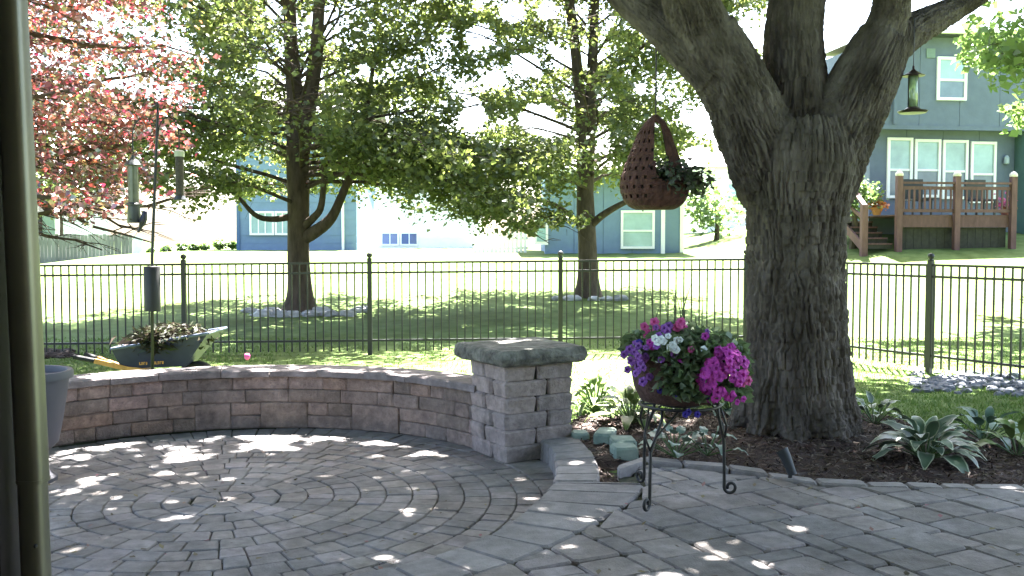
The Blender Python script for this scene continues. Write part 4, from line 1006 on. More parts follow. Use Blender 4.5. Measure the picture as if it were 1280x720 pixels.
n = 420; dx_ = rg.uniform(-2.9, 2.8, n); dy_ = rg.uniform(3.7, 7.0, n)
ok = np.array([(math.hypot(a-CX, b_-CY) < 1.85) or (b_ < edge_y(a)-.1 and a > .3 and math.hypot(a-CX, b_-CY) > 2.25) for a, b_ in zip(dx_, dy_)]); dx_, dy_ = dx_[ok], dy_[ok]
P = np.stack([dx_, dy_, np.where(np.hypot(dx_-CX, dy_-CY) < 1.9, .008, ZC+.009)], 1)
V, Fq = leafquads(P, .03, up=.93, wide=.3, rng=rg, droop=0, fold=.04); stuff(fast('leaf_litter', V, Fq, LEAF('litter', [(.10, .07, .03), (.16, .13, .05), (.06, .04, .03), (.20, .16, .10), (.25, .06, .10)], .1)))
# ================================================================== HOSTAS AND OTHER BED PLANTS
def VAR(name, a, b_, edge=.36):            # cream margin on a green blade, from the blade's own UV-like vertex colour
    m = bpy.data.materials.new(name); m.use_nodes = True; t_ = m.node_tree; L = t_.links; b = t_.nodes['Principled BSDF']; b.inputs['Roughness'].default_value = .45
    at_ = _n(t_, 'ShaderNodeAttribute'); at_.attribute_name = 'rim'; r = _n(t_, 'ShaderNodeValToRGB'); r.color_ramp.elements[0].position = edge; r.color_ramp.elements[1].position = edge+.12
    r.color_ramp.elements[0].color = (*a, 1); r.color_ramp.elements[1].color = (*b_, 1); tc = _n(t_, 'ShaderNodeTexCoord'); nz = _n(t_, 'ShaderNodeTexNoise'); nz.inputs['Scale'].default_value = 30; L.new(tc.outputs['Object'], nz.inputs[0])
    ad = _n(t_, 'ShaderNodeMath', operation='MULTIPLY_ADD'); L.new(nz.outputs[0], ad.inputs[0]); ad.inputs[1].default_value = .35; sb = _n(t_, 'ShaderNodeMath', operation='SUBTRACT'); L.new(at_.outputs['Fac'], sb.inputs[0]); sb.inputs[1].default_value = .17; L.new(sb.outputs[0], ad.inputs[2]); L.new(ad.outputs[0], r.inputs[0])
    oi = _n(t_, 'ShaderNodeObjectInfo'); mr = _n(t_, 'ShaderNodeMapRange'); mr.inputs[3].default_value = .75; mr.inputs[4].default_value = 1.25; L.new(oi.outputs['Random'], mr.inputs[0])
    v = _n(t_, 'ShaderNodeVectorMath', operation='SCALE'); L.new(r.outputs[0], v.inputs[0]); L.new(mr.outputs[0], v.inputs['Scale']); L.new(v.outputs[0], b.inputs['Base Color']); return m
def hostaleaf(mat, L_=.22, W_=.085, arch=.5, parent=None, fold=.18, seg=7):
    V, Fc, rim = [], [], []; cols = [-1, -.72, 0, .72, 1]
    for i in range(seg+1):
        s = i/seg; wd = W_*(math.sin(PI*min(1, s**.75*.97+.03))**.8)*.5+.003; x = L_*s*(1-.12*arch*s); z = L_*(.55*arch*s-arch*.9*s*s)
        for c in cols:
            V.append((x, c*wd, z+fold*abs(c)*wd+.006*math.sin(s*14+c*3)*abs(c)+.0)); rim.append(max(abs(c)*.62 if abs(c) < 1 else 1, 1.0 if s > .96 else 0))
    for i in range(seg):
        for j in range(4): a = i*5+j; Fc.append([a, a+1, a+6, a+5])
    me = bpy.data.meshes.new('leaf'); me.from_pydata(V, [], Fc); me.polygons.foreach_set('use_smooth', [True]*len(Fc)); at_ = me.attributes.new('rim', 'FLOAT', 'POINT'); at_.data.foreach_set('value', rim); me.materials.append(mat)
    return link(bpy.data.objects.new('leaf', me), parent)
def hosta(name, label, cat, loc, n, mat, size, W_, seed, spread=1., group=None, zr=(.05, .16), az=None, arch=.6, fold=.18):
    R = random.Random(seed); h = thing(name, label, cat, loc, group); protos = [hostaleaf(mat, size, W_, arch*q, h, fold) for q in (.7, 1., 1.3)]; sb = MB()
    for i in range(n):
        a = 2.4*i+R.uniform(-.3, .3); lay = i/n; elev = math.radians(62*(lay**1.2)+R.uniform(-10, 10)-8); rr = spread*(.05+.10*(1-lay)); s = R.uniform(.72, 1.12)*(1-.3*lay)
        if az: a = R.uniform(*az)
        p = Vector((math.cos(a)*rr, math.sin(a)*rr, zr[0]+(zr[1]-zr[0])*lay+R.uniform(-.01, .01)))
        o = protos[i] if i < 3 else inst(protos[i % 3], p, h)
        o.location = p; o.rotation_euler = (R.uniform(-.35, .35), -elev, a); o.scale = (s, s*R.uniform(.9, 1.15), s); sb.tube([(0, 0, 0), tuple(p*.6), tuple(p)], .004, 4)
    sb.build('stems', m_stem, h, local=True); return h
m_stem = M('leaf_stalk', (.08, .13, .05), .6, .2)
v1 = VAR('hosta_cream_edge', (.075, .125, .078), (.40, .44, .32), .56); v2 = VAR('hosta_blue', (.075, .14, .10), (.30, .38, .30), .85); v3 = VAR('hosta_lime', (.10, .15, .04), (.22, .26, .09), .55); v4 = VAR('lambs_ear', (.16, .22, .17), (.30, .38, .32), .75); v5 = VAR('lily_green', (.12, .18, .05), (.18, .23, .07), .9)
p = G(1162, 577, .12); hosta('hosta', 'big variegated hosta with cream leaf edges right of the trunk', 'hosta', (p.x, p.y+.06, .12), 40, v1, .255, .10, 3)
p = G(1235, 552, .12); hosta('hosta', 'smaller blue-green hosta behind and right of the big variegated one', 'hosta', (p.x, p.y+.05, .11), 18, v2, .22, .09, 5)
p = G(1100, 535, .12); hosta('hosta', 'pale variegated hosta close against the right side of the trunk', 'hosta', (p.x, p.y+.1, .12), 20, v1, .15, .065, 6)
p = G(1282, 572, .12); hosta('daylily', 'yellow-green broad-leaved plant cut off by the right edge', 'plant', (p.x, p.y+.1, .1), 16, v5, .26, .08, 7, arch=.9)
p = G(852, 576, .13); hosta('lambs_ear', 'soft grey-green plant with oval leaves behind the flower stand', 'plant', (p.x-.02, p.y+.09, .13), 16, v4, .13, .085, 8, arch=.35)
p = G(905, 574, .13); hosta('lambs_ear', 'small low grey-green plant between the flower stand and the trunk', 'plant', (p.x-.08, p.y+.10, .13), 9, v4, .12, .05, 18, arch=.8)
p = G(790, 530, .12); hosta('hosta', 'green and cream hosta behind the flower stand near the pillar', 'hosta', (p.x, p.y+.05, .11), 34, v3, .25, .085, 9, zr=(.06, .2))
p = G(745, 522, .12); hosta('hosta', 'lime green leafy clump right beside the stone pillar', 'hosta', (p.x+.02, p.y+.3, .1), 40, v5, .22, .06, 10, zr=(.06, .24), arch=.9)
p = G(912, 520, .12); hosta('hosta', 'blue-green hosta half hidden behind the left side of the trunk', 'hosta', (p.x+.03, p.y+.1, .12), 26, v2, .24, .10, 11, zr=(.06, .2))
p = G(860, 522, .12); hosta('hosta', 'low green hosta in the middle of the bed behind the stand', 'hosta', (p.x, p.y+.25, .12), 22, v3, .2, .07, 12)
# mossy edging blocks
m_moss = M('mossy_block', (.20, .29, .25), .9, .35, 9, col2=(.30, .36, .31), bump=.5)
def loose(label, px0, px1, py, h, dpt, rz):
    a, b_ = G(px0, py, .11), G(px1, py, .11); c = (a+b_)/2; b = MB(); L_ = (b_-a).length
    b.slab([(-L_/2, 0), (L_/2, 0), (L_/2, dpt), (-L_/2, dpt)], 0, h, .014, .02, .004, True)
    b.map(lambda q: (c.x+q[0]*math.cos(rz)-q[1]*math.sin(rz), c.y+q[0]*math.sin(rz)+q[1]*math.cos(rz), .10+q[2]))
    return tag(b.build('edging_block', m_moss), label, 'stone block', 'mossy blocks beside the pillar')
loose('mossy block closest to the pillar, in the shade of the curb', 717, 738, 552, .065, .14, .1)
loose('long mossy block second from the pillar', 741, 764, 557, .085, .26, -.25)
loose('sunlit mossy block in the middle of the group', 766, 797, 564, .075, .2, .05)
loose('greenest mossy block nearest the pavers', 768, 800, 575, .085, .16, .12)
# path light
m_lite = M('black_plastic', (.03, .034, .04), .5, .2)
p = G(987, 600, .13); pl = thing('garden_spotlight', 'small dark tilted garden spotlight between two edging stones', 'spotlight', (p.x, p.y+.02, .12))
lp = Vector((p.x, p.y+.02, .12))
MB().tube([lp+Vector((.005, 0, .0)), lp+Vector((.012, 0, .05))], .012, 8).build('stake', m_lite, pl)
MB().tube([lp+Vector((.02, -.01, .035)), lp+Vector((-.012, .02, .13)), lp+Vector((-.03, .035, .165))], [.024, .03, .036], 14).build('lamp_head', m_lite, pl, auto=True)

# ================================================================== ROCKS
def rock(name, label, cat, group, c, r, mat, seed):
    return tag(MB().blob(c, r, 9, 6, .22, seed).build(name, mat, smooth=False), label, cat, group)
m_rock = M('pale_rock', (.33, .33, .35), .9, .3, 8, .2, bump=.5)
q = [(312, 390), (330, 393), (350, 396), (340, 386), (365, 398), (390, 399), (412, 396), (432, 392), (400, 391), (450, 388)]
for i, (px, py) in enumerate(q):
    p = G(px, py, .13); yd = 17.4+(.0 if py > 391 else .5); p = A(px, py, yd); r = R6.uniform(.10, .16)
    rock('rock', ('leftmost', 'second from left', 'third from left', 'small back left', 'front left', 'front middle', 'front right', 'low right', 'back right', 'rightmost')[i]+' grey rock in the ring round the foot of the forked maple', 'rock', 'rocks round the maple', (p.x, yd, tz(p.x, yd)+.03), (r*1.5, r, r*.6), m_rock, i)
for i, (px, py) in enumerate([(697, 374), (715, 375), (742, 374), (760, 372), (775, 371)]):
    p = A(px, py, 19.6); r = R6.uniform(.09, .14); rock('rock', ('leftmost', 'second', 'middle', 'fourth', 'rightmost')[i]+' grey rock along the foot of the slim two-stemmed tree', 'rock', 'rocks round the slim tree', (p.x, 19.6, tz(p.x, 19.6)+.03), (r*1.5, r, r*.6), m_rock, 30+i)
b = MB()
for k in range(330):
    px = R6.uniform(1140, 1340); py = R6.gauss(477, 5.5)+(px-1200)*.03+3*math.sin(px*.05); py = max(464, min(494, py))
    p = G(px, py, .03); r = R6.uniform(.025, .055); b.blob((p.x, p.y, tz(p.x, p.y)+r*.22), (r*1.3, r, r*.7), 7, 5, .2, k)
stuff(tag(b.build('river_rocks', M('river_rock', (.09, .10, .125), .8, .35, 4, col2=(.18, .19, .215))), 'patch of blue-grey river rocks under the right fence', None))
b = MB()
for k in range(70):
    px, py = R6.uniform(30, 90), R6.uniform(440, 449); p = G(px, py, .0); r = R6.uniform(.04, .09); b.blob((p.x, p.y, r*.2), (r*1.4, r, r*.5), 7, 5, .25, k)
stuff(tag(b.build('dirt_clods', m_soil), 'low heap of bare dirt clods by the left fence', None))
# pink tulip behind the wall
p = A(309, 446, 8.9); tu = thing('pink_flower', 'single small pink flower behind the middle of the seat wall', 'flower', (p.x, 8.9, 0))
MB().tube([(p.x-.01, 8.9, -.02), (p.x, 8.9, p.z-.02)], .005, 5).build('stem', m_stem, tu); MB().lathe([(.008, -.03), (.026, -.012), (.028, .01), (.018, .03)], p, 10).build('petals', FM['pink_petal'], tu, smooth=True)

# ================================================================== HOUSES
m_teal = M('teal_siding', (.125, .148, .188), .8, .08, 4, bump=.2, bscale=20); m_teal2 = M('teal_siding_lit', (.085, .15, .13), .8, .08, 4); m_blue = M('blue_siding', (.15, .21, .30), .8, .07, 4); m_white = M('white_paint', (.84, .81, .76), .6, .05, 3); m_paneT = GLASS('pane_sky_tint', (.30, .43, .42)); m_paneD = GLASS('pane_dark', (.13, .18, .21)); m_deck = M('deck_wood', (.112, .058, .057), .8, .25, 10, .12, stretch=(1, 1, .3)); m_roof = M('roof_shingle', (.22, .21, .20), .9, .25, 10); m_grayg = M('grey_green', (.17, .22, .20), .8, .1); m_foundation = M('foundation', (.12, .12, .10), .9, .3, 6)  # pale panes hold the sky's reflection in their base colour
class Frame:
    def __init__(s, px, py, d, rz):
        s.o = A(px, py, d); s.rz = rz; s.u = Vector((math.cos(rz), math.sin(rz), 0)); s.n = Vector((math.sin(rz), -math.cos(rz), 0))
    def hit(s, px, py, off=0.):
        r = Vector(ray(px, py)); q = s.o+s.n*off; t_ = (q-Vector((0, 0, CAMH))).dot(s.n)/r.dot(s.n); p = Vector((0, 0, CAMH))+r*t_
        return (p-s.o).dot(s.u), p.z
    def P(s, u, off, z): q = s.o+s.u*u+s.n*off; return Vector((q.x, q.y, z))
    def bx(s, u0, u1, o0, o1, z0, z1, b=None):
        b = b or MB(); c = s.P((u0+u1)/2, (o0+o1)/2, (z0+z1)/2); return b.box(c, (abs(u1-u0), abs(o1-o0), abs(z1-z0)), s.rz)
def window(fr, par, px0, py0, px1, py1, off, mid=True, grid=0, up=None, lo=None):
    u0, z1 = fr.hit(px0, py0, off); u1, z0 = fr.hit(px1, py1, off); f = .075
    b = MB(); fr.bx(u0, u0+f, off, off+.06, z0, z1, b); fr.bx(u1-f, u1, off, off+.06, z0, z1, b); fr.bx(u0+f, u1-f, off, off+.057, z1-f, z1, b); fr.bx(u0+f, u1-f, off, off+.063, z0, z0+f, b)
    zm = z0+(z1-z0)*.47
    if mid: fr.bx(u0+f, u1-f, off, off+.045, zm-.03, zm+.03, b)
    for k in range(grid): ug = u0+f+(u1-u0-2*f)*(k+1)/(grid+1); fr.bx(ug-.02, ug+.02, off, off+.04, z0+f, z1-f, b)
    w_ = b.build('window', m_white, par)
    if mid:
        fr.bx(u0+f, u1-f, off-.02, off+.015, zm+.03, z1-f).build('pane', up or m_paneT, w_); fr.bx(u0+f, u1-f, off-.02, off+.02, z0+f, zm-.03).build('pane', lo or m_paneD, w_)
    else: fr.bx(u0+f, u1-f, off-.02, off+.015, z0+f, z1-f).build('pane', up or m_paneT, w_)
    return w_
# teal house on the right
T = Frame(1175, 200, 27., math.radians(7))
h = thing('house', 'two-storey teal house with white windows and a brown deck, seen right of the trunk', 'house', T.P(0, 0, 1.3))
uL, _ = T.hit(1087, 200); uR, _ = T.hit(1268, 200); _, zS = T.hit(1175, 162); zE = T.hit(1175, 47, .4)[1]; ztg = 1.1
T.bx(uL+.1, uR+3, -3.2, -.061, .6, zE).build('core', m_teal, h)
def panels(u0, u1, o0, o1, z0, z1, wd, m, nm='siding_panel'):
    n_ = max(1, round((u1-u0)/wd)); s_ = (u1-u0)/n_
    for k in range(n_): T.bx(u0+k*s_+.006, u0+(k+1)*s_-.006, o0, o1, z0, z1).build(nm, m, h)
panels(uL, uR, -.05, 0, .7, zS-.02, 1.06, m_teal)
u2, _ = T.hit(1300, 100, .4); uL2 = uL+.02
panels(uL2, u2, -.06, .40, zS, zE, 1.06, m_teal)
panels(uR, uR+2.2, -.05, .55, .7, zS-.03, 1.06, m_teal2)  # right section's different light is put into its greener colour
T.bx(uL2, u2, .40, .425, zS-.06, zS+.06).build('band_board', m_teal, h)
T.bx(uL2-.02, u2+.3, .3, .75, zE, zE+.16).build('fascia', M('dark_fascia', (.05, .06, .065), .7, .1), h)
b = MB(); e_ = [T.P(uL2, .8, zE+.17), T.P(u2+.3, .8, zE+.17), T.P(u2+.3, -3.4, zE+.17), T.P(uL2, -3.4, zE+.17)]; r_ = [T.P(uL2+2.1, -1.3, zE+.5), T.P(u2-1.8, -1.3, zE+.5)]
b.poly([e_[0], e_[1], r_[1], r_[0]]); b.poly([e_[2], e_[3], r_[0], r_[1]]); b.poly([e_[1], e_[2], r_[1]]); b.poly([e_[3], e_[0], r_[0]]); b.build('roof', m_roof, h)
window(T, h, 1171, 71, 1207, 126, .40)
T.bx(uL2-.02, u2+.3, .76, .88, zE+.03, zE+.15).build('gutter', m_white, h)
T.bx(uL+.42, uL+.50, .44, .50, zS+.08, zE-.02).build('downspout', m_teal, h)
T.bx(uR-2.9, uR-2.65, .405, .43, zE-.55, zE-.3).build('vent', m_grayg, h)
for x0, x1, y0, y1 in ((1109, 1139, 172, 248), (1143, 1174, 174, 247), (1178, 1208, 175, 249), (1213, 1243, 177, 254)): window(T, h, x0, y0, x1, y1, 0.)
p = T.hit(1256, 200); b = MB().lathe([(.05, -.12), (.075, -.1), (.07, .06), (.03, .12)], T.P(p[0], .08, p[1]), 10); b.build('wall_lamp', M('lamp_glass', (.35, .4, .42), .3, .1), h)
# deck
OD = 2.6
dk = thing('deck', 'brown wooden deck with railing and steps against the teal house', 'deck', T.P(0, OD/2, 1.3))
uA, _ = T.hit(1122, 250, OD); uB, _ = T.hit(1194, 250, OD); uC, _ = T.hit(1267, 250, OD); zF = T.hit(1160, 268.5, OD)[1]; zr = T.hit(1160, 229, OD)[1]; u0, _ = T.hit(1076, 260, OD)
nb = 12
for k in range(nb): T.bx(u0+.05 if OD*k/nb < 1.25 else uA-.06, uC, OD*k/nb+.004, OD*(k+1)/nb-.004, zF-.03, zF).build('board', m_deck, dk)
zb0, zb1 = T.hit(1160, 284, OD)[1], zF-.032
T.bx(uA, uC, OD-.05, OD, zb0, zb1).build('fascia_beam', m_deck, dk)
for k in range(14):
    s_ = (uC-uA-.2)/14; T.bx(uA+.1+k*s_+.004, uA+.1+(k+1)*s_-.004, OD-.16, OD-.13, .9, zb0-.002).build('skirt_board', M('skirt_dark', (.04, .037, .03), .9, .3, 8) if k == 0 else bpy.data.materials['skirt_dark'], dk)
for u_ in (uA, uB, uC-.06):
    q = T.bx(u_-.07, u_+.07, OD-.0, OD+.13, .8, zr+.17).build('post', m_deck, dk); c_ = T.P(u_, OD+.065, zr+.17)
    MB().lathe([(.09, 0), (.10, .03), (.09, .07), (.05, .12), (.01, .14)], c_, 14).build('post_cap', M('pale_cap_wood', (.55, .48, .42), .6, .1) if u_ == uA else bpy.data.materials['pale_cap_wood'], q, auto=True)
for a, c_ in ((uA+.072, uB-.072), (uB+.072, uC-.13)):
    T.bx(a, c_, OD-.02, OD+.10, zr-.02, zr+.03).build('top_rail', m_deck, dk); T.bx(a, c_, OD+.02, OD+.06, zr-.16, zr-.08).build('rail', m_deck, dk); T.bx(a, c_, OD+.02, OD+.06, zF+.06, zF+.14).build('rail', m_deck, dk)
    n_ = int((c_-a)/.125)
    for k in range(n_): u_ = a+(k+.5)*(c_-a)/n_; T.bx(u_-.02, u_+.02, OD+.022, OD+.058, zF+.142, zr-.162).build('baluster', m_deck, dk)
zg = T.hit(1095, 311, OD)[1]; us0, us1 = T.hit(1083, 280, OD)[0], uA-.09
for k in range(5):
    z_ = zg+(zF-zg)*(k+1)/6; o_ = OD-.05-.255*k
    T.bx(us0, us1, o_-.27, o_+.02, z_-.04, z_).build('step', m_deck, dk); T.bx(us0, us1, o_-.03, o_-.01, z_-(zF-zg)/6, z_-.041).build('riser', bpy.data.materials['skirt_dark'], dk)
MB().beam(T.P(us0-.03, OD-.02, zg-.02), T.P(us0-.03, 1.3, zF-.16), .05, .2).build('stringer', m_deck, dk)
zp, zq = T.hit(1080, 256, OD)[1], zF+1.0
T.bx(us0-.17, us0-.02, OD-.0, OD+.13, .8, zp).build('stair_post', m_deck, dk); T.bx(us0+.02, us0+.15, 1.12, 1.25, zF-.1, zq).build('stair_post', m_deck, dk)
MB().beam(T.P(us0-.09, OD+.07, zp-.02), T.P(us0+.08, 1.18, zq+.02), .12, .05).beam(T.P(us0-.09, OD+.05, zp-.35), T.P(us0+.08, 1.18, zq-.6), .05, .08).build('handrail', m_deck, dk)
def potp(label, px, py, off, r, col, fl):
    uu_, z_ = T.hit(px, py, off); c_ = T.P(uu_, off, zF+.002); o = thing('flower_pot', label, 'flower pot', c_)
    MB().lathe([(r*.7, 0), (r, r*1.4), (r*1.08, r*1.5), (r*.9, r*1.5), (r*.8, r*1.2)], c_, 14).build('pot', M('clay'+label[:4], col, .8, .2), o, auto=True)
    n_ = 160; P_ = np.array(c_)+rg.normal(0, 1, (n_, 3))*np.array([r*.8, r*.8, r*.6])+np.array([0, 0, r*2.1]); V, Fq = leafquads(P_, .09, rng=rg); stuff(fast('flowers', V, Fq, LEAF('fl'+label[:4], fl, .3), o))
potp('orange clay pot on the deck at the head of the steps', 1096, 262, OD-.6, .13, (.30, .13, .07), [(.5, .18, .06), (.45, .14, .05), (.2, .15, .05)])
potp('pot of pink flowers on the deck by the right-hand rail post', 1257, 268, OD-.25, .14, (.25, .1, .08), [(.5, .1, .25), (.45, .08, .2), (.1, .15, .05)])
# dark patio chairs behind the rail
for i, (px, lab) in enumerate(((1147, 'dark patio chair behind the left half of the deck rail'), (1226, 'dark patio chair behind the right half of the deck rail'))):
    uu_, _ = T.hit(px, 260, OD-.9); c_ = T.P(uu_, OD-.9, zF); o = thing('patio_chair', lab, 'chair', c_, 'chairs on the deck')
    T.bx(uu_-.28, uu_+.28, OD-1.15, OD-.65, zF+.38, zF+.43).build('seat', m_black, o); T.bx(uu_-.28, uu_+.28, OD-1.2, OD-1.15, zF+.43, zF+.95).build('backrest', m_black, o)
    for a in (-.25, .25):
        for c2 in (-1.15, -.7): T.bx(uu_+a-.02, uu_+a+.02, OD+c2-.02, OD+c2+.02, zF+.002, zF+.38).build('leg', m_black, o)
# blue houses
B1 = Frame(360, 290, 36., 0.)
h1 = thing('house', 'blue house partly hidden by the forked maple, with a wide white window', 'house', B1.P(0, 0, 1.))
a0, a1 = B1.hit(298, 290)[0], B1.hit(446, 290)[0]
n_ = 4
B1.bx(a0+.05, a1-.05, -6, -.04, .3, 6.1).build('core', m_blue, h1)
for k in range(18): z_ = .75+k*.3; B1.bx(a0, a1, -.04, .0+.012*(k % 2), z_+.003, z_+.297).build('siding_board', m_blue, h1)
B1.bx(a0-.02, a1+.02, -.02, .03, .3, .745).build('foundation', m_foundation, h1)
B1.bx(a0-.06, a0+.06, -.02, .05, .75, 6.1).build('corner_trim', M('blue_trim', (.07, .12, .22), .7, .05), h1)
b = MB(); b.poly([B1.P(a0-.4, .5, 6.1), B1.P(a1+.4, .5, 6.1), B1.P(a1+.4, -3, 7.8), B1.P(a0-.4, -3, 7.8)]); b.poly([B1.P(a0-.4, -3, 7.8), B1.P(a1+.4, -3, 7.8), B1.P(a1+.4, -6.5, 6.1), B1.P(a0-.4, -6.5, 6.1)]); b.build('roof', m_roof, h1)
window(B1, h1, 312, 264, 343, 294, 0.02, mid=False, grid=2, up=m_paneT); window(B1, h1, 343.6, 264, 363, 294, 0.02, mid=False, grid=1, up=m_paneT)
MB().box(B1.P(a1-.5, .06, 3.4), (.09, .07, 5.2)).build('downspout', m_white, h1); B1.bx(a0-.4, a1+.4, .5, .62, 5.98, 6.1).build('gutter', m_white, h1)
B2 = Frame(760, 290, 30., 0.)
h2 = thing('house', 'low blue house with one white sash window behind the slim two-stemmed tree', 'house', B2.P(0, 0, 1.))
a0, a1, a2 = B2.hit(681, 290)[0], B2.hit(827, 290)[0], B2.hit(855, 290)[0]
B2.bx(a0+.05, a2-.05, -6, -.55, .3, 3.6).build('core', m_blue, h2)
k_ = 4; s_ = (a1-a0)/k_
for k in range(k_): B2.bx(a0+k*s_+.006, a0+(k+1)*s_-.006, -.55, 0, .9, 3.6).build('siding_panel', m_blue, h2)
B2.bx(a1+.005, a2, -.9, -.45, .6, 3.6).build('siding_panel', m_blue, h2)
B2.bx(a0, a1, -.5, .02, .55, .895).build('base_board', M('blue_base', (.085, .15, .25), .8, .06), h2)
B2.bx(a1-.02, a1+.1, -.4, .04, .9, 3.6).build('corner_trim', m_white, h2); B2.bx(a2-.05, a2+.07, -.9, -.40, .6, 3.6).build('corner_trim', m_white, h2)
b = MB(); b.poly([B2.P(a0-.4, .5, 3.6), B2.P(a2+.4, .5, 3.6), B2.P(a2+.4, -3, 4.8), B2.P(a0-.4, -3, 4.8)]); b.poly([B2.P(a0-.4, -3, 4.8), B2.P(a2+.4, -3, 4.8), B2.P(a2+.4, -6.5, 3.6), B2.P(a0-.4, -6.5, 3.6)]); b.build('roof', m_roof, h2)
B2.bx(a0-.4, a2+.4, .5, .62, 3.48, 3.6).build('gutter', m_white, h2); B2.bx(a0+1.0, a0+1.28, .0, .03, 2.5, 2.75).build('vent', m_white, h2)
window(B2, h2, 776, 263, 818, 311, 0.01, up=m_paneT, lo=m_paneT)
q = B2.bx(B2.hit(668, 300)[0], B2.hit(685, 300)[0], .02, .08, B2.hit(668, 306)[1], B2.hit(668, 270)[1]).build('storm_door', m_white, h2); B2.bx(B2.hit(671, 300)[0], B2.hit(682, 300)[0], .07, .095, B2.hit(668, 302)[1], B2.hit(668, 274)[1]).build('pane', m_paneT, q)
# white house in the middle distance
B3 = Frame(520, 290, 46., 0.)
h3 = thing('house', 'white house glimpsed below the maple branches, with a dark blue window strip', 'house', B3.P(0, 0, 1.))
a0, a1 = B3.hit(452, 290)[0], B3.hit(600, 290)[0]
B3.bx(a0, a1, -6, -.02, .3, 5).build('core', m_white, h3)
for k in range(15): B3.bx(a0-.01, a1+.01, -.02, .0+.015*(k % 2), .7+k*.28+.002, .7+(k+1)*.28-.002).build('siding_board', m_white, h3)
window(B3, h3, 476, 290, 499, 307, .02, mid=False, grid=1, up=GLASS('navy_pane', (.05, .08, .22))); window(B3, h3, 500, 290, 523, 307, .02, mid=False, grid=1, up=bpy.data.materials['navy_pane'])
b = MB(); b.poly([B3.P(a0-.3, .4, 5), B3.P(a1+.3, .4, 5), B3.P(a1+.3, -3, 6.6), B3.P(a0-.3, -3, 6.6)]); b.build('roof', m_roof, h3)
# pale house right
B4 = Frame(905, 250, 42., 0.)
h4 = thing('house', 'pale house far off between the hanging basket and the trunk', 'house', B4.P(0, 0, 1.))
a0, a1 = B4.hit(884, 290)[0], B4.hit(990, 290)[0]
B4.bx(a0, a1, -6, -.02, .3, 4.6).build('core', m_white, h4)
for k in range(13): B4.bx(a0-.01, a1+.01, -.02, .015*(k % 2), .8+k*.3+.002, .8+(k+1)*.3-.002).build('siding_board', m_white, h4)
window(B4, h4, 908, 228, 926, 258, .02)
b = MB(); b.poly([B4.P(a0-.3, .4, 4.6), B4.P(a1+.3, .4, 4.6), B4.P(a1+.3, -3, 6.2), B4.P(a0-.3, -3, 6.2)]); b.build('roof', m_roof, h4)
# grey-green house far left
B5 = Frame(50, 280, 47., 0.)
h5 = thing('house', 'grey-green house with a white window behind the plank fence at far left', 'house', B5.P(0, 0, .6))
a0, a1 = B5.hit(-30, 290)[0], B5.hit(72, 290)[0]
for k in range(14): B5.bx(a0, a1, -.3, .015*(k % 2), .2+k*.3+.002, .2+(k+1)*.3-.002).build('siding_board', m_grayg, h5)
B5.bx(a0+.05, a1-.05, -6, -.31, .2, 4.4).build('core', m_grayg, h5); B5.bx(a1-.1, a1+.06, -.3, .05, .2, 4.4).build('corner_trim', m_white, h5); window(B5, h5, 28, 266, 47, 291, .02)
B5.bx(B5.hit(47.6, 280)[0], B5.hit(53, 280)[0], .0, .06, B5.hit(50, 292)[1], B5.hit(50, 267)[1]).build('shutter', m_dark, h5)
b = MB(); b.poly([B5.P(a0-.3, .4, 4.4), B5.P(a1+.3, .4, 4.4), B5.P(a1+.3, -3, 6), B5.P(a0-.3, -3, 6)]); b.build('roof', m_roof, h5)
# plank fence
m_plank = M('weathered_plank', (.15, .15, .142), .9, .25, 6, .22, stretch=(1, 1, .15))
pf = thing('plank_fence', 'weathered grey plank fence at far left beyond the iron fence', 'fence', A(100, 330, 38))
pmesh = None; px = 28.
while px < 164:
    p0, p1 = A(px, 330, 38.), A(px+4.6, 330, 38.); zb = tz(p0.x, 38.)-.05; zt_ = A(px, 293.5+R6.uniform(-1, 1), 38.).z; wd = p1.x-p0.x-.012
    if pmesh is None: pmesh = MB().box((0, 0, .5), (wd, .03, 1.0)).build('plank', m_plank, pf, local=True); o = pmesh
    else: o = inst(pmesh, (0, 0, 0), pf)
    o.location = Vector(((p0.x+p1.x)/2, 38+R6.uniform(-.01, .01), zb))-wloc(pf); o.scale = (1, 1, zt_-zb); px += 4.6
b = MB(); q0_, q1_ = A(28, 300, 38.06), A(164, 300, 38.06); b.beam(q0_, q1_, .05, .1); q0_, q1_ = A(28, 322, 38.06), A(164, 320, 38.06); b.beam(q0_, q1_, .05, .1); b.build('rail', m_plank, pf)
q0_, q1_ = A(166, 295, 38.), A(179, 326, 38.); q = MB().box(((q0_.x+q1_.x)/2, 38., (q0_.z+q1_.z)/2), (q1_.x-q0_.x, .05, q0_.z-q1_.z)).build('gate_panel', M('pale_gate', (.5, .55, .6), .8, .1), pf)
# white picket fence
wf = thing('picket_fence', 'low white picket fence in front of the low blue house', 'fence', A(625, 310, 31))
wm = None
for k in range(13):
    px = 594+k*5.2; p = A(px, 314, 31.); zt_ = A(px, 291 if k < 8 else 281, 31.).z; zb = tz(p.x, 31.)-.05
    if wm is None: wm = MB().box((0, 0, .5), (.085, .025, 1)).build('picket', m_white, wf, local=True); o = wm
    else: o = inst(wm, (0, 0, 0), wf)
    o.location = Vector((p.x, 31., zb))-wloc(wf); o.scale = (1, 1, zt_-zb)
MB().beam(A(592, 298, 31.04), A(660, 298, 31.04), .03, .09).beam(A(592, 310, 31.04), A(660, 310, 31.04), .03, .09).build('rail', m_white, wf)
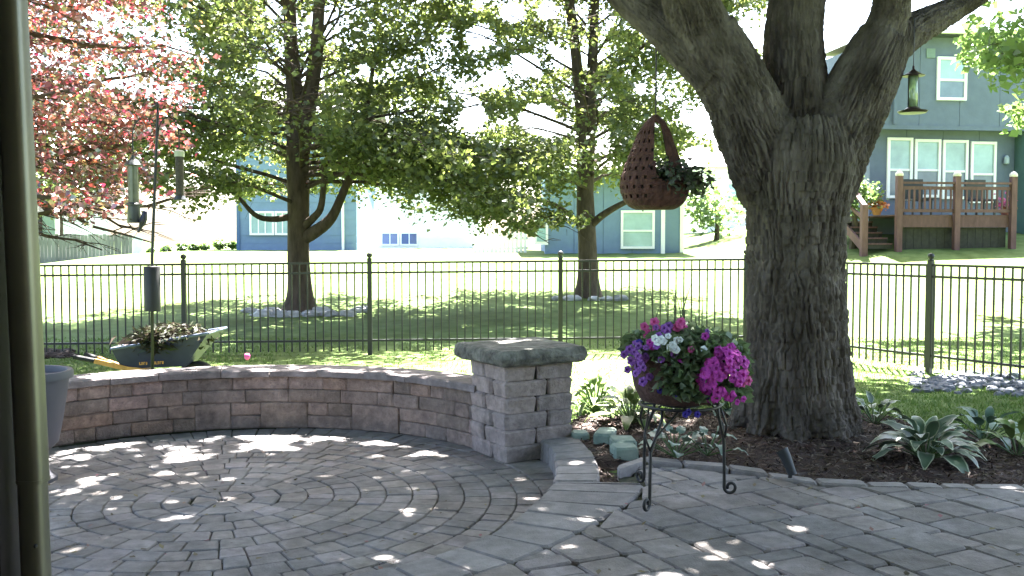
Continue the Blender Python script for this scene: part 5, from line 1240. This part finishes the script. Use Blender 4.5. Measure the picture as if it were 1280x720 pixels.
# row of round shrubs
for i, (px, py, w_) in enumerate(((190, 313, 9), (208, 311, 11), (228, 309, 13), (243, 308, 10), (256, 307, 9), (275, 306, 14), (291, 305, 10))):
    p = A(px, py+3, 40.); r = w_*40/F*.55; zb = A(px, py+4, 40.).z; o = thing('shrub', ('dark shrub at the far left end of the row, by the gate panel', 'second small shrub from the left end of the row', 'wider shrub, third from the left of the row', 'shrub in the exact middle of the row', 'smallest shrub, third from the right end of the row', 'largest round shrub, next to the last before the blue house', 'last shrub of the row, at the corner of the blue house')[i], 'shrub', (p.x, 40, zb), 'round shrubs in a row')
    n_ = 260; d = rg.normal(0, 1, (n_, 3)); d /= np.linalg.norm(d, axis=1)[:, None]; P_ = d*rg.uniform(.6, 1, (n_, 1))*np.array([r, r, r*.8])+np.array([p.x, 40, zb+r*.6]); V, Fq = leafquads(P_, .13, rng=rg)
    stuff(fast('foliage', V, Fq, m_shade, o)); MB().bar((p.x, 40, zb-.4), (p.x, 40, zb+r*.5), .04).build('stem', m_bark2, o)
# far small tree and shrubs by the deck
def smalltree(name, label, cat, c, hgt, R_, n_, mat, ls, seed):
    o = thing(name, label, cat, c); r_ = np.random.default_rng(seed); MB().tube([(c[0], c[1], c[2]-.2), (c[0]+.05, c[1], c[2]+hgt*.5), (c[0], c[1], c[2]+hgt*.85)], [.12, .08, .03], 8).build('trunk', m_bark2, o)
    cl_ = r_.normal(0, 1, (30, 3)); cl_ /= np.linalg.norm(cl_, axis=1)[:, None]; cl_ *= r_.uniform(.4, 1, (30, 1)); P_ = (cl_[r_.integers(0, 30, n_)]*np.array([R_, R_, R_*.9])+r_.normal(0, R_*.2, (n_, 3)))+np.array([c[0], c[1], c[2]+hgt])
    V, Fq = leafquads(P_, ls, rng=r_); stuff(fast('crown', V, Fq, mat, o)); return o
p = A(76, 300, 44.); smalltree('small_tree', 'young tree with a dark stem behind the plank fence', 'tree', (p.x, 44, .4), 3.6, 1.5, 1500, m_maple, .2, 5)
p = A(1066, 300, 25.); smalltree('shrub', 'dark leafy shrub between the trunk and the deck steps', 'shrub', (p.x, 25, tz(p.x, 25)), 1.3, .55, 1400, m_bright, .11, 6)
p = A(895, 285, 34.); smalltree('shrub', 'loose bright shrub left of the trunk in front of the pale house', 'shrub', (p.x, 34, 1.2), 1.6, 1.3, 900, m_bright, .2, 7)
